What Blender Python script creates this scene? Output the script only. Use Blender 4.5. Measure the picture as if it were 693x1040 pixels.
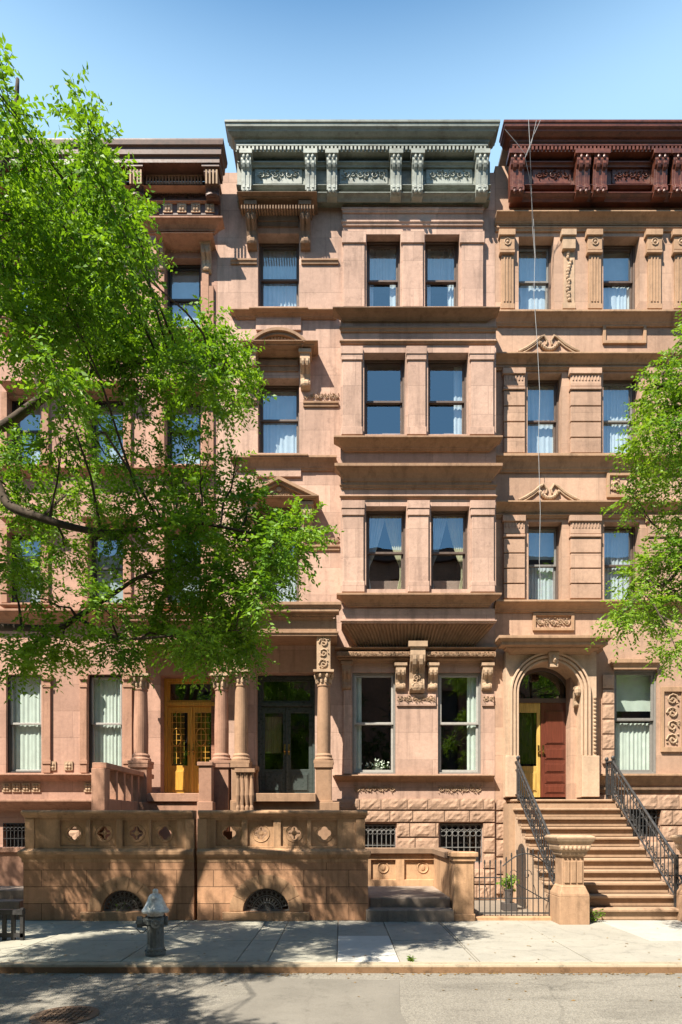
import bpy, bmesh, math, random
import numpy as np
from mathutils import Vector
for o in list(bpy.data.objects): bpy.data.objects.remove(o)
S = bpy.context.scene; C = S.collection
R = math.radians; PI = math.pi

# ------------------------------------------------------------------ camera, sky, sun, exposure
F, CX, CY, H = 635.0, 346.5, 835.0, 1.7         # focal length in photo pixels, optical axis, horizon row, eye height
cd = bpy.data.cameras.new('camera'); cam = bpy.data.objects.new('camera', cd); C.objects.link(cam)
cam.location = (0, 0, H); cam.rotation_euler = (R(90), 0, 0)
cd.sensor_fit = 'HORIZONTAL'; cd.sensor_width = 36; cd.lens = 36*F/693
cd.shift_y = (CY-520)/693; cd.clip_end = 2000; cd.clip_start = .05
S.camera = cam
SUN = Vector((-.85, -1, 1.75)).normalized()
w = bpy.data.worlds.new('World'); S.world = w; w.use_nodes = True
nt = w.node_tree; bg = nt.nodes['Background']
sky = nt.nodes.new('ShaderNodeTexSky'); sky.sky_type = 'NISHITA'; sky.sun_disc = False
sky.sun_elevation = math.asin(SUN.z); sky.sun_rotation = math.atan2(SUN.x, SUN.y)
sky.air_density = 1.25; sky.dust_density = .25; sky.ozone_density = 1.3; sky.altitude = 10
tcw = nt.nodes.new('ShaderNodeTexCoord'); sx = nt.nodes.new('ShaderNodeSeparateXYZ'); nt.links.new(tcw.outputs['Generated'], sx.inputs[0])
rw = nt.nodes.new('ShaderNodeValToRGB'); nt.links.new(sx.outputs[2], rw.inputs[0]); rw.color_ramp.interpolation = 'EASE'
rw.color_ramp.elements[0].position = .0; rw.color_ramp.elements[0].color = (.35, .35, .35, 1); rw.color_ramp.elements[1].position = .86; rw.color_ramp.elements[1].color = (0, 0, 0, 1)
for p_, v_ in ((.6, .7), (.71, 1.0)): e_ = rw.color_ramp.elements.new(p_); e_.color = (v_, v_, v_, 1)
mw = nt.nodes.new('ShaderNodeMix'); mw.data_type = 'RGBA'; mw.clamp_result = False     # pale haze band over the roofs, cut back lower down to reduce fill light
nt.links.new(rw.outputs[0], mw.inputs[0]); hs = nt.nodes.new('ShaderNodeHueSaturation'); hs.inputs['Saturation'].default_value = 1.55; nt.links.new(sky.outputs[0], hs.inputs['Color']); nt.links.new(hs.outputs[0], mw.inputs[6]); mw.inputs[7].default_value = (3.0, 4.9, 6.9, 1)
nt.links.new(mw.outputs[2], bg.inputs[0]); bg.inputs[1].default_value = .065
sl = bpy.data.lights.new('sun', 'SUN'); sl.energy = 5.0; sl.angle = R(.55); sl.color = (1, .925, .80)
so = bpy.data.objects.new('sun', sl); C.objects.link(so); so.location = (-20, -20, 40)
so.rotation_euler = (-SUN).to_track_quat('-Z', 'Y').to_euler()
S.view_settings.view_transform = 'Standard'; S.view_settings.look = 'None'
S.view_settings.exposure = 1.37; S.view_settings.gamma = 1
S.render.engine = 'CYCLES'

# ------------------------------------------------------------------ measuring helpers
def X(p, D): return (p-CX)*D/F
def Z(q, D): return H+(CY-q)*D/F
def P(p, q, D): return Vector((X(p, D), D, Z(q, D)))

# ------------------------------------------------------------------ materials
MATS = {}
def nodes(name):
    m = bpy.data.materials.new(name); m.use_nodes = True
    n = m.node_tree.nodes; l = m.node_tree.links
    return m, n, l, n['Principled BSDF']
def N(n, t, **k):
    x = n.new('ShaderNode'+t)
    for a, b in k.items():
        if a.startswith('i_'): x.inputs[a[2:].replace('_', ' ')].default_value = b
        else: setattr(x, a, b)
    return x
def mixc(n, l, fac, a, b, mode='MIX'):
    x = n.new('ShaderNodeMix'); x.data_type = 'RGBA'; x.blend_type = mode; x.clamp_result = False
    for s, v in ((0, fac), (6, a), (7, b)):
        if hasattr(v, 'is_linked'): l.new(v, x.inputs[s])
        elif s == 0: x.inputs[0].default_value = v
        else: x.inputs[s].default_value = (*v, 1) if len(v) == 3 else v
    return x.outputs[2]
def ramp(n, l, src, stops):
    r = n.new('ShaderNodeValToRGB'); l.new(src, r.inputs[0])
    e = r.color_ramp.elements
    while len(e) < len(stops): e.new(.5)
    for i, (p, c) in enumerate(stops):
        e[i].position = p; e[i].color = (*c, 1) if not isinstance(c, (int, float)) else (c, c, c, 1)
    return r.outputs[0]
def stone(name, col, rough=.88, block=None, var=.22, bump=.35, stain=.35, grime=.0, seam=.45):
    m, n, l, b = nodes(name); MATS[name] = m
    tc = N(n, 'TexCoord'); ob = tc.outputs['Object']
    n1 = N(n, 'TexNoise', i_Scale=.8, i_Detail=7, i_Roughness=.62); l.new(ob, n1.inputs['Vector'])
    n2 = N(n, 'TexNoise', i_Scale=11, i_Detail=6, i_Roughness=.7); l.new(ob, n2.inputs['Vector'])
    n3 = N(n, 'TexNoise', i_Scale=90, i_Detail=3); l.new(ob, n3.inputs['Vector'])
    mp = N(n, 'Mapping'); mp.inputs['Scale'].default_value = (4.2, 4.2, .4); l.new(ob, mp.inputs[0])
    n4 = N(n, 'TexNoise', i_Scale=1.3, i_Detail=5, i_Roughness=.65); l.new(mp.outputs[0], n4.inputs['Vector'])
    lo = tuple(c*(1-var) for c in col); hi = tuple(min(c*(1+var*.8), 1) for c in col)
    c = ramp(n, l, n1.outputs[0], [(.3, lo), (.52, col), (.72, hi)])
    f2 = ramp(n, l, n2.outputs[0], [(.3, .86), (.7, 1.08)])
    c = mixc(n, l, 1.0, c, f2, 'MULTIPLY')
    f3 = ramp(n, l, n3.outputs[0], [(.3, .9), (.7, 1.06)])
    c = mixc(n, l, 1.0, c, f3, 'MULTIPLY')
    f4 = ramp(n, l, n4.outputs[0], [(.34, 1-stain), (.5, 1.0)])
    c = mixc(n, l, .8, c, f4, 'MULTIPLY')
    n6 = N(n, 'TexNoise', i_Scale=2.3, i_Detail=9, i_Roughness=.78); l.new(ob, n6.inputs['Vector'])
    f6 = ramp(n, l, n6.outputs[0], [(.36, 1-stain*.9), (.43, 1.0), (.60, 1.0), (.68, 1+stain*.45)])
    c = mixc(n, l, .75, c, f6, 'MULTIPLY')
    h = n2.outputs[0]
    bp = N(n, 'Bump', i_Strength=bump, i_Distance=.012)
    if block:
        bw, bh = block
        sp = N(n, 'SeparateXYZ'); l.new(ob, sp.inputs[0])
        ad = N(n, 'Math', operation='ADD'); l.new(sp.outputs[0], ad.inputs[0]); l.new(sp.outputs[1], ad.inputs[1])
        cb = N(n, 'CombineXYZ'); l.new(ad.outputs[0], cb.inputs[0]); l.new(sp.outputs[2], cb.inputs[1])
        br = N(n, 'TexBrick', i_Scale=1.0, i_Mortar_Size=.006, i_Mortar_Smooth=.3, i_Brick_Width=bw, i_Row_Height=bh)
        br.inputs['Color1'].default_value = (.83, .82, .82, 1); br.inputs['Color2'].default_value = (1.1, 1.1, 1.1, 1)
        br.inputs['Mortar'].default_value = (seam, seam, seam, 1); br.offset_frequency = 2; br.squash = 1
        l.new(cb.outputs[0], br.inputs[0])
        c = mixc(n, l, 1.0, c, br.outputs[0], 'MULTIPLY')
        mu = N(n, 'Math', operation='MULTIPLY_ADD'); l.new(br.outputs[1], mu.inputs[0]); mu.inputs[1].default_value = -.8; l.new(h, mu.inputs[2])
        h = mu.outputs[0]
    l.new(h, bp.inputs['Height']); l.new(bp.outputs[0], b.inputs['Normal'])
    l.new(c, b.inputs['Base Color']); b.inputs['Roughness'].default_value = rough
    b.inputs['Specular IOR Level'].default_value = .25
    return m
def paint(name, col, rough=.45, var=.12, metal=0, bump=.08, scale=14, spec=.4, worn=None):
    m, n, l, b = nodes(name); MATS[name] = m
    tc = N(n, 'TexCoord')
    n1 = N(n, 'TexNoise', i_Scale=scale, i_Detail=6, i_Roughness=.7); l.new(tc.outputs['Object'], n1.inputs['Vector'])
    c = ramp(n, l, n1.outputs[0], [(.3, tuple(x*(1-var) for x in col)), (.7, tuple(min(1, x*(1+var)) for x in col))])
    if worn:
        mp = N(n, 'Mapping'); mp.inputs['Scale'].default_value = (2.2, 2.2, 6); l.new(tc.outputs['Object'], mp.inputs[0])
        n2 = N(n, 'TexNoise', i_Scale=1.4, i_Detail=9, i_Roughness=.75); l.new(mp.outputs[0], n2.inputs['Vector'])
        f = ramp(n, l, n2.outputs[0], [(.52, 0), (.6, 1)]); c = mixc(n, l, f, c, worn)
        n3 = N(n, 'TexNoise', i_Scale=.9, i_Detail=6, i_Roughness=.7); l.new(tc.outputs['Object'], n3.inputs['Vector'])
        f = ramp(n, l, n3.outputs[0], [(.35, .7), (.6, 1.1)]); c = mixc(n, l, 1., c, f, 'MULTIPLY')
    l.new(c, b.inputs['Base Color'])
    rr = ramp(n, l, n1.outputs[0], [(.3, max(rough-.1, .05)), (.7, min(rough+.12, 1))]); l.new(rr, b.inputs['Roughness'])
    b.inputs['Metallic'].default_value = metal; b.inputs['Specular IOR Level'].default_value = spec
    bp = N(n, 'Bump', i_Strength=bump, i_Distance=.01); l.new(n1.outputs[0], bp.inputs['Height']); l.new(bp.outputs[0], b.inputs['Normal'])
    return m
def wood(name, col, rough=.35):
    m, n, l, b = nodes(name); MATS[name] = m
    tc = N(n, 'TexCoord'); mp = N(n, 'Mapping'); mp.inputs['Scale'].default_value = (22, 22, 1.4); l.new(tc.outputs['Object'], mp.inputs[0])
    n1 = N(n, 'TexNoise', i_Scale=2.2, i_Detail=6, i_Roughness=.65); l.new(mp.outputs[0], n1.inputs['Vector'])
    c = ramp(n, l, n1.outputs[0], [(.3, tuple(x*.6 for x in col)), (.7, tuple(x*1.15 for x in col))])
    l.new(c, b.inputs['Base Color']); b.inputs['Roughness'].default_value = rough
    b.inputs['Coat Weight'].default_value = .3
    return m
def glass(name, tint, refl, rough=0.0, coat=(.93, .97, 1)):
    m, n, l, b = nodes(name); MATS[name] = m; n.remove(b)
    tr = N(n, 'BsdfTransparent'); tr.inputs[0].default_value = (*tint, 1)
    gl = N(n, 'BsdfGlossy'); gl.inputs['Color'].default_value = (*coat, 1); gl.inputs['Roughness'].default_value = rough
    fw = N(n, 'LayerWeight'); lw = N(n, 'Math', operation='POWER'); l.new(fw.outputs['Facing'], lw.inputs[0]); lw.inputs[1].default_value = 4.5
    tc = N(n, 'TexCoord'); no = N(n, 'TexNoise', i_Scale=1.1, i_Detail=2); l.new(tc.outputs['Object'], no.inputs['Vector'])
    bp = N(n, 'Bump', i_Strength=.06, i_Distance=.05); l.new(no.outputs[0], bp.inputs['Height']); l.new(bp.outputs[0], gl.inputs['Normal'])
    ma = N(n, 'Math', operation='ADD'); l.new(lw.outputs[0], ma.inputs[0]); ma.inputs[1].default_value = refl+.04; ma.use_clamp = True
    mx = N(n, 'MixShader'); l.new(ma.outputs[0], mx.inputs[0]); l.new(tr.outputs[0], mx.inputs[1]); l.new(gl.outputs[0], mx.inputs[2])
    l.new(mx.outputs[0], n['Material Output'].inputs[0])
    return m
def cloth(name, col):
    m, n, l, b = nodes(name); MATS[name] = m
    tr = N(n, 'BsdfTranslucent'); tr.inputs[0].default_value = (*col, 1)
    tc = N(n, 'TexCoord'); no = N(n, 'TexNoise', i_Scale=6, i_Detail=4); l.new(tc.outputs['Object'], no.inputs['Vector'])
    c = ramp(n, l, no.outputs[0], [(.3, tuple(x*.85 for x in col)), (.7, col)]); l.new(c, b.inputs['Base Color'])
    b.inputs['Roughness'].default_value = .9
    mx = N(n, 'MixShader'); mx.inputs[0].default_value = .12; l.new(b.outputs[0], mx.inputs[1]); l.new(tr.outputs[0], mx.inputs[2])
    l.new(mx.outputs[0], n['Material Output'].inputs[0])
    return m
def leafmat(name, a, bcol, trans):
    m, n, l, b = nodes(name); MATS[name] = m
    tc = N(n, 'TexCoord')
    n1 = N(n, 'TexNoise', i_Scale=1.6, i_Detail=5, i_Roughness=.7); l.new(tc.outputs['Object'], n1.inputs['Vector'])
    c = ramp(n, l, n1.outputs[0], [(.32, a), (.68, bcol)])
    l.new(c, b.inputs['Base Color']); b.inputs['Roughness'].default_value = .5; b.inputs['Specular IOR Level'].default_value = .3
    tr = N(n, 'BsdfTranslucent'); tc2 = mixc(n, l, 1.0, c, (1.35, 1.25, .45), 'MULTIPLY'); l.new(tc2, tr.inputs[0])
    mx = N(n, 'MixShader'); mx.inputs[0].default_value = trans; l.new(b.outputs[0], mx.inputs[1]); l.new(tr.outputs[0], mx.inputs[2])
    l.new(mx.outputs[0], n['Material Output'].inputs[0])
    return m
stone('stone_middle', (.47, .312, .238), block=(1.15, .62), seam=.72, var=.18, stain=.32)
stone('trim_middle', (.32, .195, .12), var=.18, stain=.3)  # darker than the wall: shade under the ledges is put into this colour
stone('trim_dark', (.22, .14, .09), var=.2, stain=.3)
stone('stone_left', (.42, .25, .185), block=(1.1, .6), seam=.75, var=.14, stain=.2)
stone('trim_left', (.36, .20, .135), var=.18)
stone('stone_right', (.44, .285, .20), block=(1.3, .64), seam=.8, var=.15, stain=.25)
stone('trim_right', (.37, .23, .14), var=.18, stain=.3)
stone('carved', (.42, .29, .19), var=.25, stain=.3)
stone('ashlar', (.50, .275, .155), block=(.78, .29), seam=.3, var=.24, stain=.35, bump=.7)
stone('ashlar_trim', (.44, .265, .15), var=.24, stain=.4, bump=.5)
stone('portal', (.50, .35, .24), var=.14, stain=.2)
stone('rock_face', (.42, .27, .185), var=.2, bump=.9)
stone('step_stone', (.36, .235, .15), var=.14, stain=.2)
stone('party_brick', (.30, .15, .10), block=(.2, .07), seam=.6)
stone('roofing', (.12, .12, .12))
paint('cornice_green', (.19, .205, .175), .5, .14, worn=(.14, .145, .12))
paint('cornice_light', (.265, .28, .245), .5, .12, worn=(.19, .195, .165))
paint('cornice_red', (.12, .036, .02), .4, .25, worn=(.07, .022, .014))
paint('cornice_brown', (.10, .045, .03), .5, .2, worn=(.06, .03, .022))
paint('frame_dark', (.035, .03, .028), .4)
paint('frame_brown', (.10, .07, .055), .45)
paint('frame_grey', (.19, .18, .165), .45)
paint('frame_light', (.34, .32, .29), .45)
paint('iron', (.035, .034, .034), .42, .3, 0, .2)
paint('iron_grey', (.17, .165, .155), .5, .3, 0, .2)
paint('door_black', (.05, .064, .06), .3, .1, 0, .02)
wood('oak', (.62, .33, .055)); wood('oak_pale', (.55, .36, .10)); wood('mahogany', (.13, .035, .02))
glass('pane', (.84, .92, .96), .20, 0, (.74, .90, 1)); glass('pane_low', (.86, .93, .88), .09); glass('pane_door', (.5, .55, .45), .10)
glass('pane_green', (.26, .36, .14), .05); cloth('amber', (.62, .42, .08)); cloth('sheer', (.74, .75, .74)); cloth('cream', (.74, .65, .40)); cloth('blind', (.66, .69, .67))
paint('brass', (.45, .30, .10), .3, .2, 1.0); stone('step_worn', (.27, .215, .17), var=.2, stain=.3)
paint('hydrant_body', (.10, .108, .102), .5, .35, 0, .4, 20); paint('hydrant_silver', (.50, .50, .47), .45, .3, .3, .5, 26)
paint('wire_grey', (.30, .30, .30), .5); paint('rust', (.13, .085, .055), .7, .4, .2, .4, 30); paint('terracotta', (.07, .06, .055), .7); paint('petal', (.75, .75, .68), .6)
paint('interior', (.10, .085, .07), .9)
leafmat('leaf_left', (.05, .15, .012), (.24, .42, .03), .42)
leafmat('leaf_right', (.08, .19, .018), (.25, .40, .036), .46)
leafmat('litter', (.16, .09, .04), (.28, .19, .08), .1); leafmat('leaf_dark', (.03, .075, .012), (.06, .12, .02), .3)
leafmat('leaf_plant', (.10, .20, .02), (.2, .32, .05), .4)
stone('bark', (.075, .055, .04), bump=.9, var=.35)

# ------------------------------------------------------------------ mesh builder
class MB:
    def __init__(s): s.v = []; s.f = []
    def add(s, vs, fs):
        k = len(s.v); s.v += [tuple(v) for v in vs]; s.f += [tuple(i+k for i in f) for f in fs]
    def box(s, x0, x1, y0, y1, z0, z1):
        if x0 > x1: x0, x1 = x1, x0
        if z0 > z1: z0, z1 = z1, z0
        s.add([(x, y, z) for z in (z0, z1) for y in (y0, y1) for x in (x0, x1)],
              [(0, 1, 3, 2), (4, 6, 7, 5), (0, 4, 5, 1), (2, 3, 7, 6), (0, 2, 6, 4), (1, 5, 7, 3)])
        return s
    def bx(s, p0, q0, p1, q1, D, dep): return s.box(X(p0, D), X(p1, D), D, D+dep, Z(q1, D), Z(q0, D))
    def mould(s, x0, x1, yw, prof, L=1, R_=1):
        vs = []
        for o, z in prof:
            vs += [(x0-o*L, yw, z), (x0-o*L, yw-o, z), (x1+o*R_, yw-o, z), (x1+o*R_, yw, z)]
        fs = []
        for i in range(len(prof)-1):
            a = 4*i; b = a+4
            fs += [(a, a+1, b+1, b), (a+1, a+2, b+2, b+1), (a+2, a+3, b+3, b+2), (a+3, a, b, b+3)]
        fs += [(3, 2, 1, 0)]; k = 4*(len(prof)-1); fs += [(k, k+1, k+2, k+3)]
        s.add(vs, fs); return s
    def corn(s, p0, q0, p1, q1, D, o, L=1, R_=1, kind=0):
        if kind == 0: o *= 1.35
        zt = Z(q0, D-o); zb = Z(q1, D-o*.45); h = zt-zb
        x0 = X(p0, D-o)+o*L; x1 = X(p1, D-o)-o*R_
        pr = {0: [(.2, 0), (.23, .14), (.3, .15), (.36, .3), (.56, .52), (.6, .56), (.88, .76), (.9, .8), (1, .81), (1, 1)],
              1: [(.55, 0), (.6, .3), (.8, .55), (1, .6), (1, 1)],
              2: [(.2, 0), (.24, .1), (.45, .26), (.52, .27), (.52, .38), (.82, .41), (.82, .64), (.87, .66), (.95, .78), (1, .8), (1, 1)],
              3: [(1, 0), (1, .8), (.85, 1)]}[kind]
        s.mould(x0, x1, D, [(a*o, zb+b*h) for a, b in pr], L, R_); return s
    def prism(s, poly, y0, y1):
        n = len(poly)
        s.add([(x, y0, z) for x, z in poly]+[(x, y1, z) for x, z in poly],
              [tuple(range(n)), tuple(range(2*n-1, n-1, -1))]+[(i, (i+1) % n, n+(i+1) % n, n+i) for i in range(n)]); return s
    def prismx(s, poly, x0, x1):
        n = len(poly)
        s.add([(x0, y, z) for y, z in poly]+[(x1, y, z) for y, z in poly],
              [tuple(range(n)), tuple(range(2*n-1, n-1, -1))]+[(i, (i+1) % n, n+(i+1) % n, n+i) for i in range(n)]); return s
    def strip(s, inner, outer, y0, y1, closed=False):
        n = len(inner)
        vs = [(x, y0, z) for x, z in inner]+[(x, y0, z) for x, z in outer]+[(x, y1, z) for x, z in inner]+[(x, y1, z) for x, z in outer]
        fs = []
        for i in range(n if closed else n-1):
            j = (i+1) % n
            fs += [(i, j, n+j, n+i), (2*n+i, 3*n+i, 3*n+j, 2*n+j), (i, 2*n+i, 2*n+j, j), (n+i, n+j, 3*n+j, 3*n+i)]
        if not closed: fs += [(0, n, 3*n, 2*n), (n-1, 3*n-1, 4*n-1, 2*n-1)]
        s.add(vs, fs); return s
    def tube(s, pts, r, n=6):
        pts = [Vector(p) for p in pts]; rs = r if isinstance(r, (list, tuple)) else [r]*len(pts)
        vs = []; up = None
        for i, p in enumerate(pts):
            d = (pts[min(i+1, len(pts)-1)]-pts[max(i-1, 0)])
            d = d.normalized() if d.length > 1e-9 else Vector((0, 0, 1))
            if up is None: up = d.orthogonal().normalized()
            a = (up-d*up.dot(d)); a = a.normalized() if a.length > 1e-6 else d.orthogonal().normalized(); up = a; b = d.cross(a)
            vs += [p+(a*math.cos(2*PI*k/n)+b*math.sin(2*PI*k/n))*rs[i] for k in range(n)]
        fs = [(i*n+k, i*n+(k+1) % n, (i+1)*n+(k+1) % n, (i+1)*n+k) for i in range(len(pts)-1) for k in range(n)]
        fs += [tuple(range(n-1, -1, -1)), tuple((len(pts)-1)*n+k for k in range(n))]
        s.add(vs, fs); return s
    def lathe(s, cx, cy, prof, n=16, flute=0):
        vs = []
        for r, z in prof:
            vs += [(cx+r*(1-flute*(k % 2))*math.cos(2*PI*k/n), cy+r*(1-flute*(k % 2))*math.sin(2*PI*k/n), z) for k in range(n)]
        m = len(prof)
        fs = [(i*n+k, i*n+(k+1) % n, (i+1)*n+(k+1) % n, (i+1)*n+k) for i in range(m-1) for k in range(n)]
        fs += [tuple(range(n-1, -1, -1)), tuple((m-1)*n+k for k in range(n))]
        s.add(vs, fs); return s
    def ell(s, c, r, n=7, m=5):
        c = Vector(c); vs = [(c.x, c.y, c.z-r[2])]
        for i in range(1, m):
            t = -PI/2+PI*i/m
            vs += [(c.x+r[0]*math.cos(t)*math.cos(2*PI*k/n), c.y+r[1]*math.cos(t)*math.sin(2*PI*k/n), c.z+r[2]*math.sin(t)) for k in range(n)]
        vs.append((c.x, c.y, c.z+r[2])); fs = [(0, 1+(k+1) % n, 1+k) for k in range(n)]
        for i in range(m-2): fs += [(1+i*n+k, 1+i*n+(k+1) % n, 1+(i+1)*n+(k+1) % n, 1+(i+1)*n+k) for k in range(n)]
        e = len(vs)-1; fs += [(e, 1+(m-2)*n+k, 1+(m-2)*n+(k+1) % n) for k in range(n)]
        s.add(vs, fs); return s
    def console(s, x0, x1, zt, zb, yw, out, cap=True, upright=False):
        h = zt-zb
        pr = [(0, 0), (1, 0), (1, .1), (.93, .16), (.97, .27), (.88, .4), (.64, .5), (.46, .6), (.38, .72), (.45, .82), (.42, .93), (.22, 1), (0, 1)]
        if upright: pr = [(0, 0), (1, 0), (1, .1), (.9, .14), (.97, .24), (.88, .33), (.72, .4), (.66, .6), (.64, .76), (.78, .82), (.8, .92), (.5, 1), (0, 1)]
        s.prismx([(yw-a*out, zt-b*h) for a, b in pr], x0, x1)
        w_ = (x1-x0)
        for t in (.28, .72):
            s.prismx([(yw-a*out-(.012 if a > 0 else 0), zt-h*.14-b*h*.8) for a, b in pr[3:-2]]+[(yw, zt-h*.9), (yw, zt-h*.14)], x0+w_*(t-.12), x0+w_*(t+.12))
        if cap: s.box(x0-w_*.14, x1+w_*.14, yw-out*1.06, yw, zt-h*.11, zt+.002)
        s.ell(((x0+x1)/2, yw-out*.42, zb+h*.12), (w_*.5, out*.12+.01, h*.1))
        return s
    def ornament(s, x0, x1, z0, z1, y, seed=0):
        rnd = random.Random(seed); h = z1-z0; L = x1-x0; zc = (z0+z1)/2
        n = max(2, int(round(L/(h*.62)))) if L > h else 2
        if L < h:                                                   # upright panel
            n = max(2, int(round(h/(L*.8))))
            for i in range(n):
                cz = z0+h*(i+.5)/n; sg = 1 if i % 2 else -1; r0 = min(L*.42, h/n*.46)
                s.tube([((x0+x1)/2+sg*r0*(1-t/14)*math.cos(t*.75), y-.008, cz+r0*(1-t/14)*math.sin(t*.75)) for t in range(14)], r0*.16, 5)
                for k in range(5):
                    s.ell((x0+L*rnd.uniform(.1, .9), y, cz+h/n*rnd.uniform(-.45, .45)), (r0*.2, .022, r0*.16), 6, 4)
            return s
        for i in range(n):
            cx = x0+L*(i+.5)/n; sg = 1 if i % 2 else -1; r0 = min(h*.42, L/n*.46)
            s.tube([(cx+r0*(1-t/14)*math.cos(t*.75), y-.008, zc+sg*r0*(1-t/14)*math.sin(t*.75)) for t in range(14)], r0*.16, 5)
            for k in range(12):
                q_ = rnd.uniform(.1, .24); s.ell((cx+L/n*rnd.uniform(-.55, .55), y, zc+h*rnd.uniform(-.44, .44)), (r0*q_*1.2, .03, r0*q_), 6, 4)
        return s
    def wall(s, x0, x1, z0, z1, y, th, holes=()):
        xs = sorted({x0, x1, *[v for h in holes for v in h[:2]]}); zs = sorted({z0, z1, *[v for h in holes for v in h[2:]]})
        xs = [v for v in xs if x0 <= v <= x1]; zs = [v for v in zs if z0 <= v <= z1]
        solid = {}
        for i in range(len(xs)-1):
            for j in range(len(zs)-1):
                cx = (xs[i]+xs[i+1])/2; cz = (zs[j]+zs[j+1])/2
                solid[i, j] = not any(a < cx < b and c < cz < d for a, b, c, d in holes)
        idx = {}; vs = []; fs = []
        def vi(i, j, k):
            if (i, j, k) not in idx: idx[i, j, k] = len(vs); vs.append((xs[i], y+th*k, zs[j]))
            return idx[i, j, k]
        for (i, j), ok in solid.items():
            if not ok: continue
            fs.append((vi(i, j, 0), vi(i+1, j, 0), vi(i+1, j+1, 0), vi(i, j+1, 0)))
            fs.append((vi(i, j, 1), vi(i, j+1, 1), vi(i+1, j+1, 1), vi(i+1, j, 1)))
            for (di, dj, e) in ((-1, 0, ((i, j+1), (i, j))), (1, 0, ((i+1, j), (i+1, j+1))), (0, -1, ((i, j), (i+1, j))), (0, 1, ((i+1, j+1), (i, j+1)))):
                if not solid.get((i+di, j+dj), False):
                    a, b_ = e; fs.append((vi(*b_, 0), vi(*a, 0), vi(*a, 1), vi(*b_, 1)))
        s.add(vs, fs); return s
    def rock(s, x0, x1, z0, z1, y, dep, seed=0, bulge=.05):
        rnd = random.Random(seed*7919+13); nx = max(4, int((x1-x0)/.06)); nz = max(4, int((z1-z0)/.055)); bulge *= .36; ph = [rnd.uniform(0, 6) for _ in range(4)]
        vs = []
        for j in range(nz+1):
            for i in range(nx+1):
                ed = i in (0, nx) or j in (0, nz)
                u_, v_ = i/nx, j/nz; d = 0 if ed else bulge*(.75+.45*math.sin(u_*7+ph[0]+v_*3)*math.sin(v_*5+ph[1])+.25*math.sin(u_*17+ph[2]-v_*9)+rnd.uniform(-.18, .18))
                vs.append((x0+(x1-x0)*i/nx, y-d, z0+(z1-z0)*j/nz))
        fs = [(j*(nx+1)+i, j*(nx+1)+i+1, (j+1)*(nx+1)+i+1, (j+1)*(nx+1)+i) for j in range(nz) for i in range(nx)]
        k = len(vs); vs += [(x0, y+dep, z0), (x1, y+dep, z0), (x1, y+dep, z1), (x0, y+dep, z1)]
        bot = list(range(nx+1)); top = [nz*(nx+1)+i for i in range(nx+1)]; lf = [j*(nx+1) for j in range(nz+1)]; rt = [j*(nx+1)+nx for j in range(nz+1)]
        fs += [tuple(reversed(bot))+(k, k+1), tuple(top)+(k+2, k+3), tuple(lf)+(k+3, k), tuple(reversed(rt))+(k+1, k+2), (k+3, k+2, k+1, k)]
        s.add(vs, fs); return s
    def build(s, name, mat, parent=None, bev=0, smooth=False, fix=True):
        me = bpy.data.meshes.new(name); off = Vector((0, 0, 0)); q = parent
        while q is not None: off += q.location; q = q.parent
        me.from_pydata([tuple(Vector(v)-off) for v in s.v], [], s.f)
        if fix:
            bm = bmesh.new(); bm.from_mesh(me); bmesh.ops.recalc_face_normals(bm, faces=bm.faces); bm.to_mesh(me); bm.free()
        me.materials.append(MATS[mat]); me.update()
        if smooth: me.polygons.foreach_set('use_smooth', [True]*len(me.polygons))
        o = bpy.data.objects.new(name, me); C.objects.link(o)
        if parent is not None: o.parent = parent
        if bev:
            b = o.modifiers.new('bevel', 'BEVEL'); b.width = bev; b.segments = 1; b.limit_method = 'ANGLE'; b.angle_limit = R(40)
        return o
def thing(name, label, cat, loc, group=None):
    o = bpy.data.objects.new(name, None); C.objects.link(o); o.location = loc; o.empty_display_size = .2
    o['label'] = label; o['category'] = cat
    if group: o['group'] = group
    return o
def tag(o, label, cat, group=None, kind=None):
    if label: o['label'] = label; o['category'] = cat
    if group: o['group'] = group
    if kind: o['kind'] = kind
    return o
def struct(name, mb, mat): return tag(mb.build(name, mat), None, None, None, 'structure')

def arc(cx, cz, r, a0, a1, n, ry=None): return [(cx+r*math.cos(a0+(a1-a0)*i/n), cz+(ry or r)*math.sin(a0+(a1-a0)*i/n)) for i in range(n+1)]

# ------------------------------------------------------------------ window with sashes, glass and curtain
SEED = [0]
def curtain_mb(x0, x1, z0, z1, y, amp=.014, wl=.085, seed=0, taper=None):
    rnd = random.Random(seed); n = max(6, int((x1-x0)/.012)); m = 8; vs = []; ph = rnd.uniform(0, 6)
    for j in range(m+1):
        v = j/m; z = z0+(z1-z0)*v
        for i in range(n+1):
            u = i/n
            if taper: a, b = taper(v); xx = a+(b-a)*u
            else: xx = x0+(x1-x0)*u
            ss = (x0+(x1-x0)*u)
            vs.append((xx, y+amp*(.55+.45*math.sin(ss*5+2*ph))*math.sin(ss/wl*2*PI+ph+1.4*math.sin(ss*7+ph))+amp*.5*math.sin(ss/wl*4.3+2*ph), z))
    mb = MB(); mb.add(vs, [(j*(n+1)+i, j*(n+1)+i+1, (j+1)*(n+1)+i+1, (j+1)*(n+1)+i) for j in range(m) for i in range(n)])
    return mb
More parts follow.
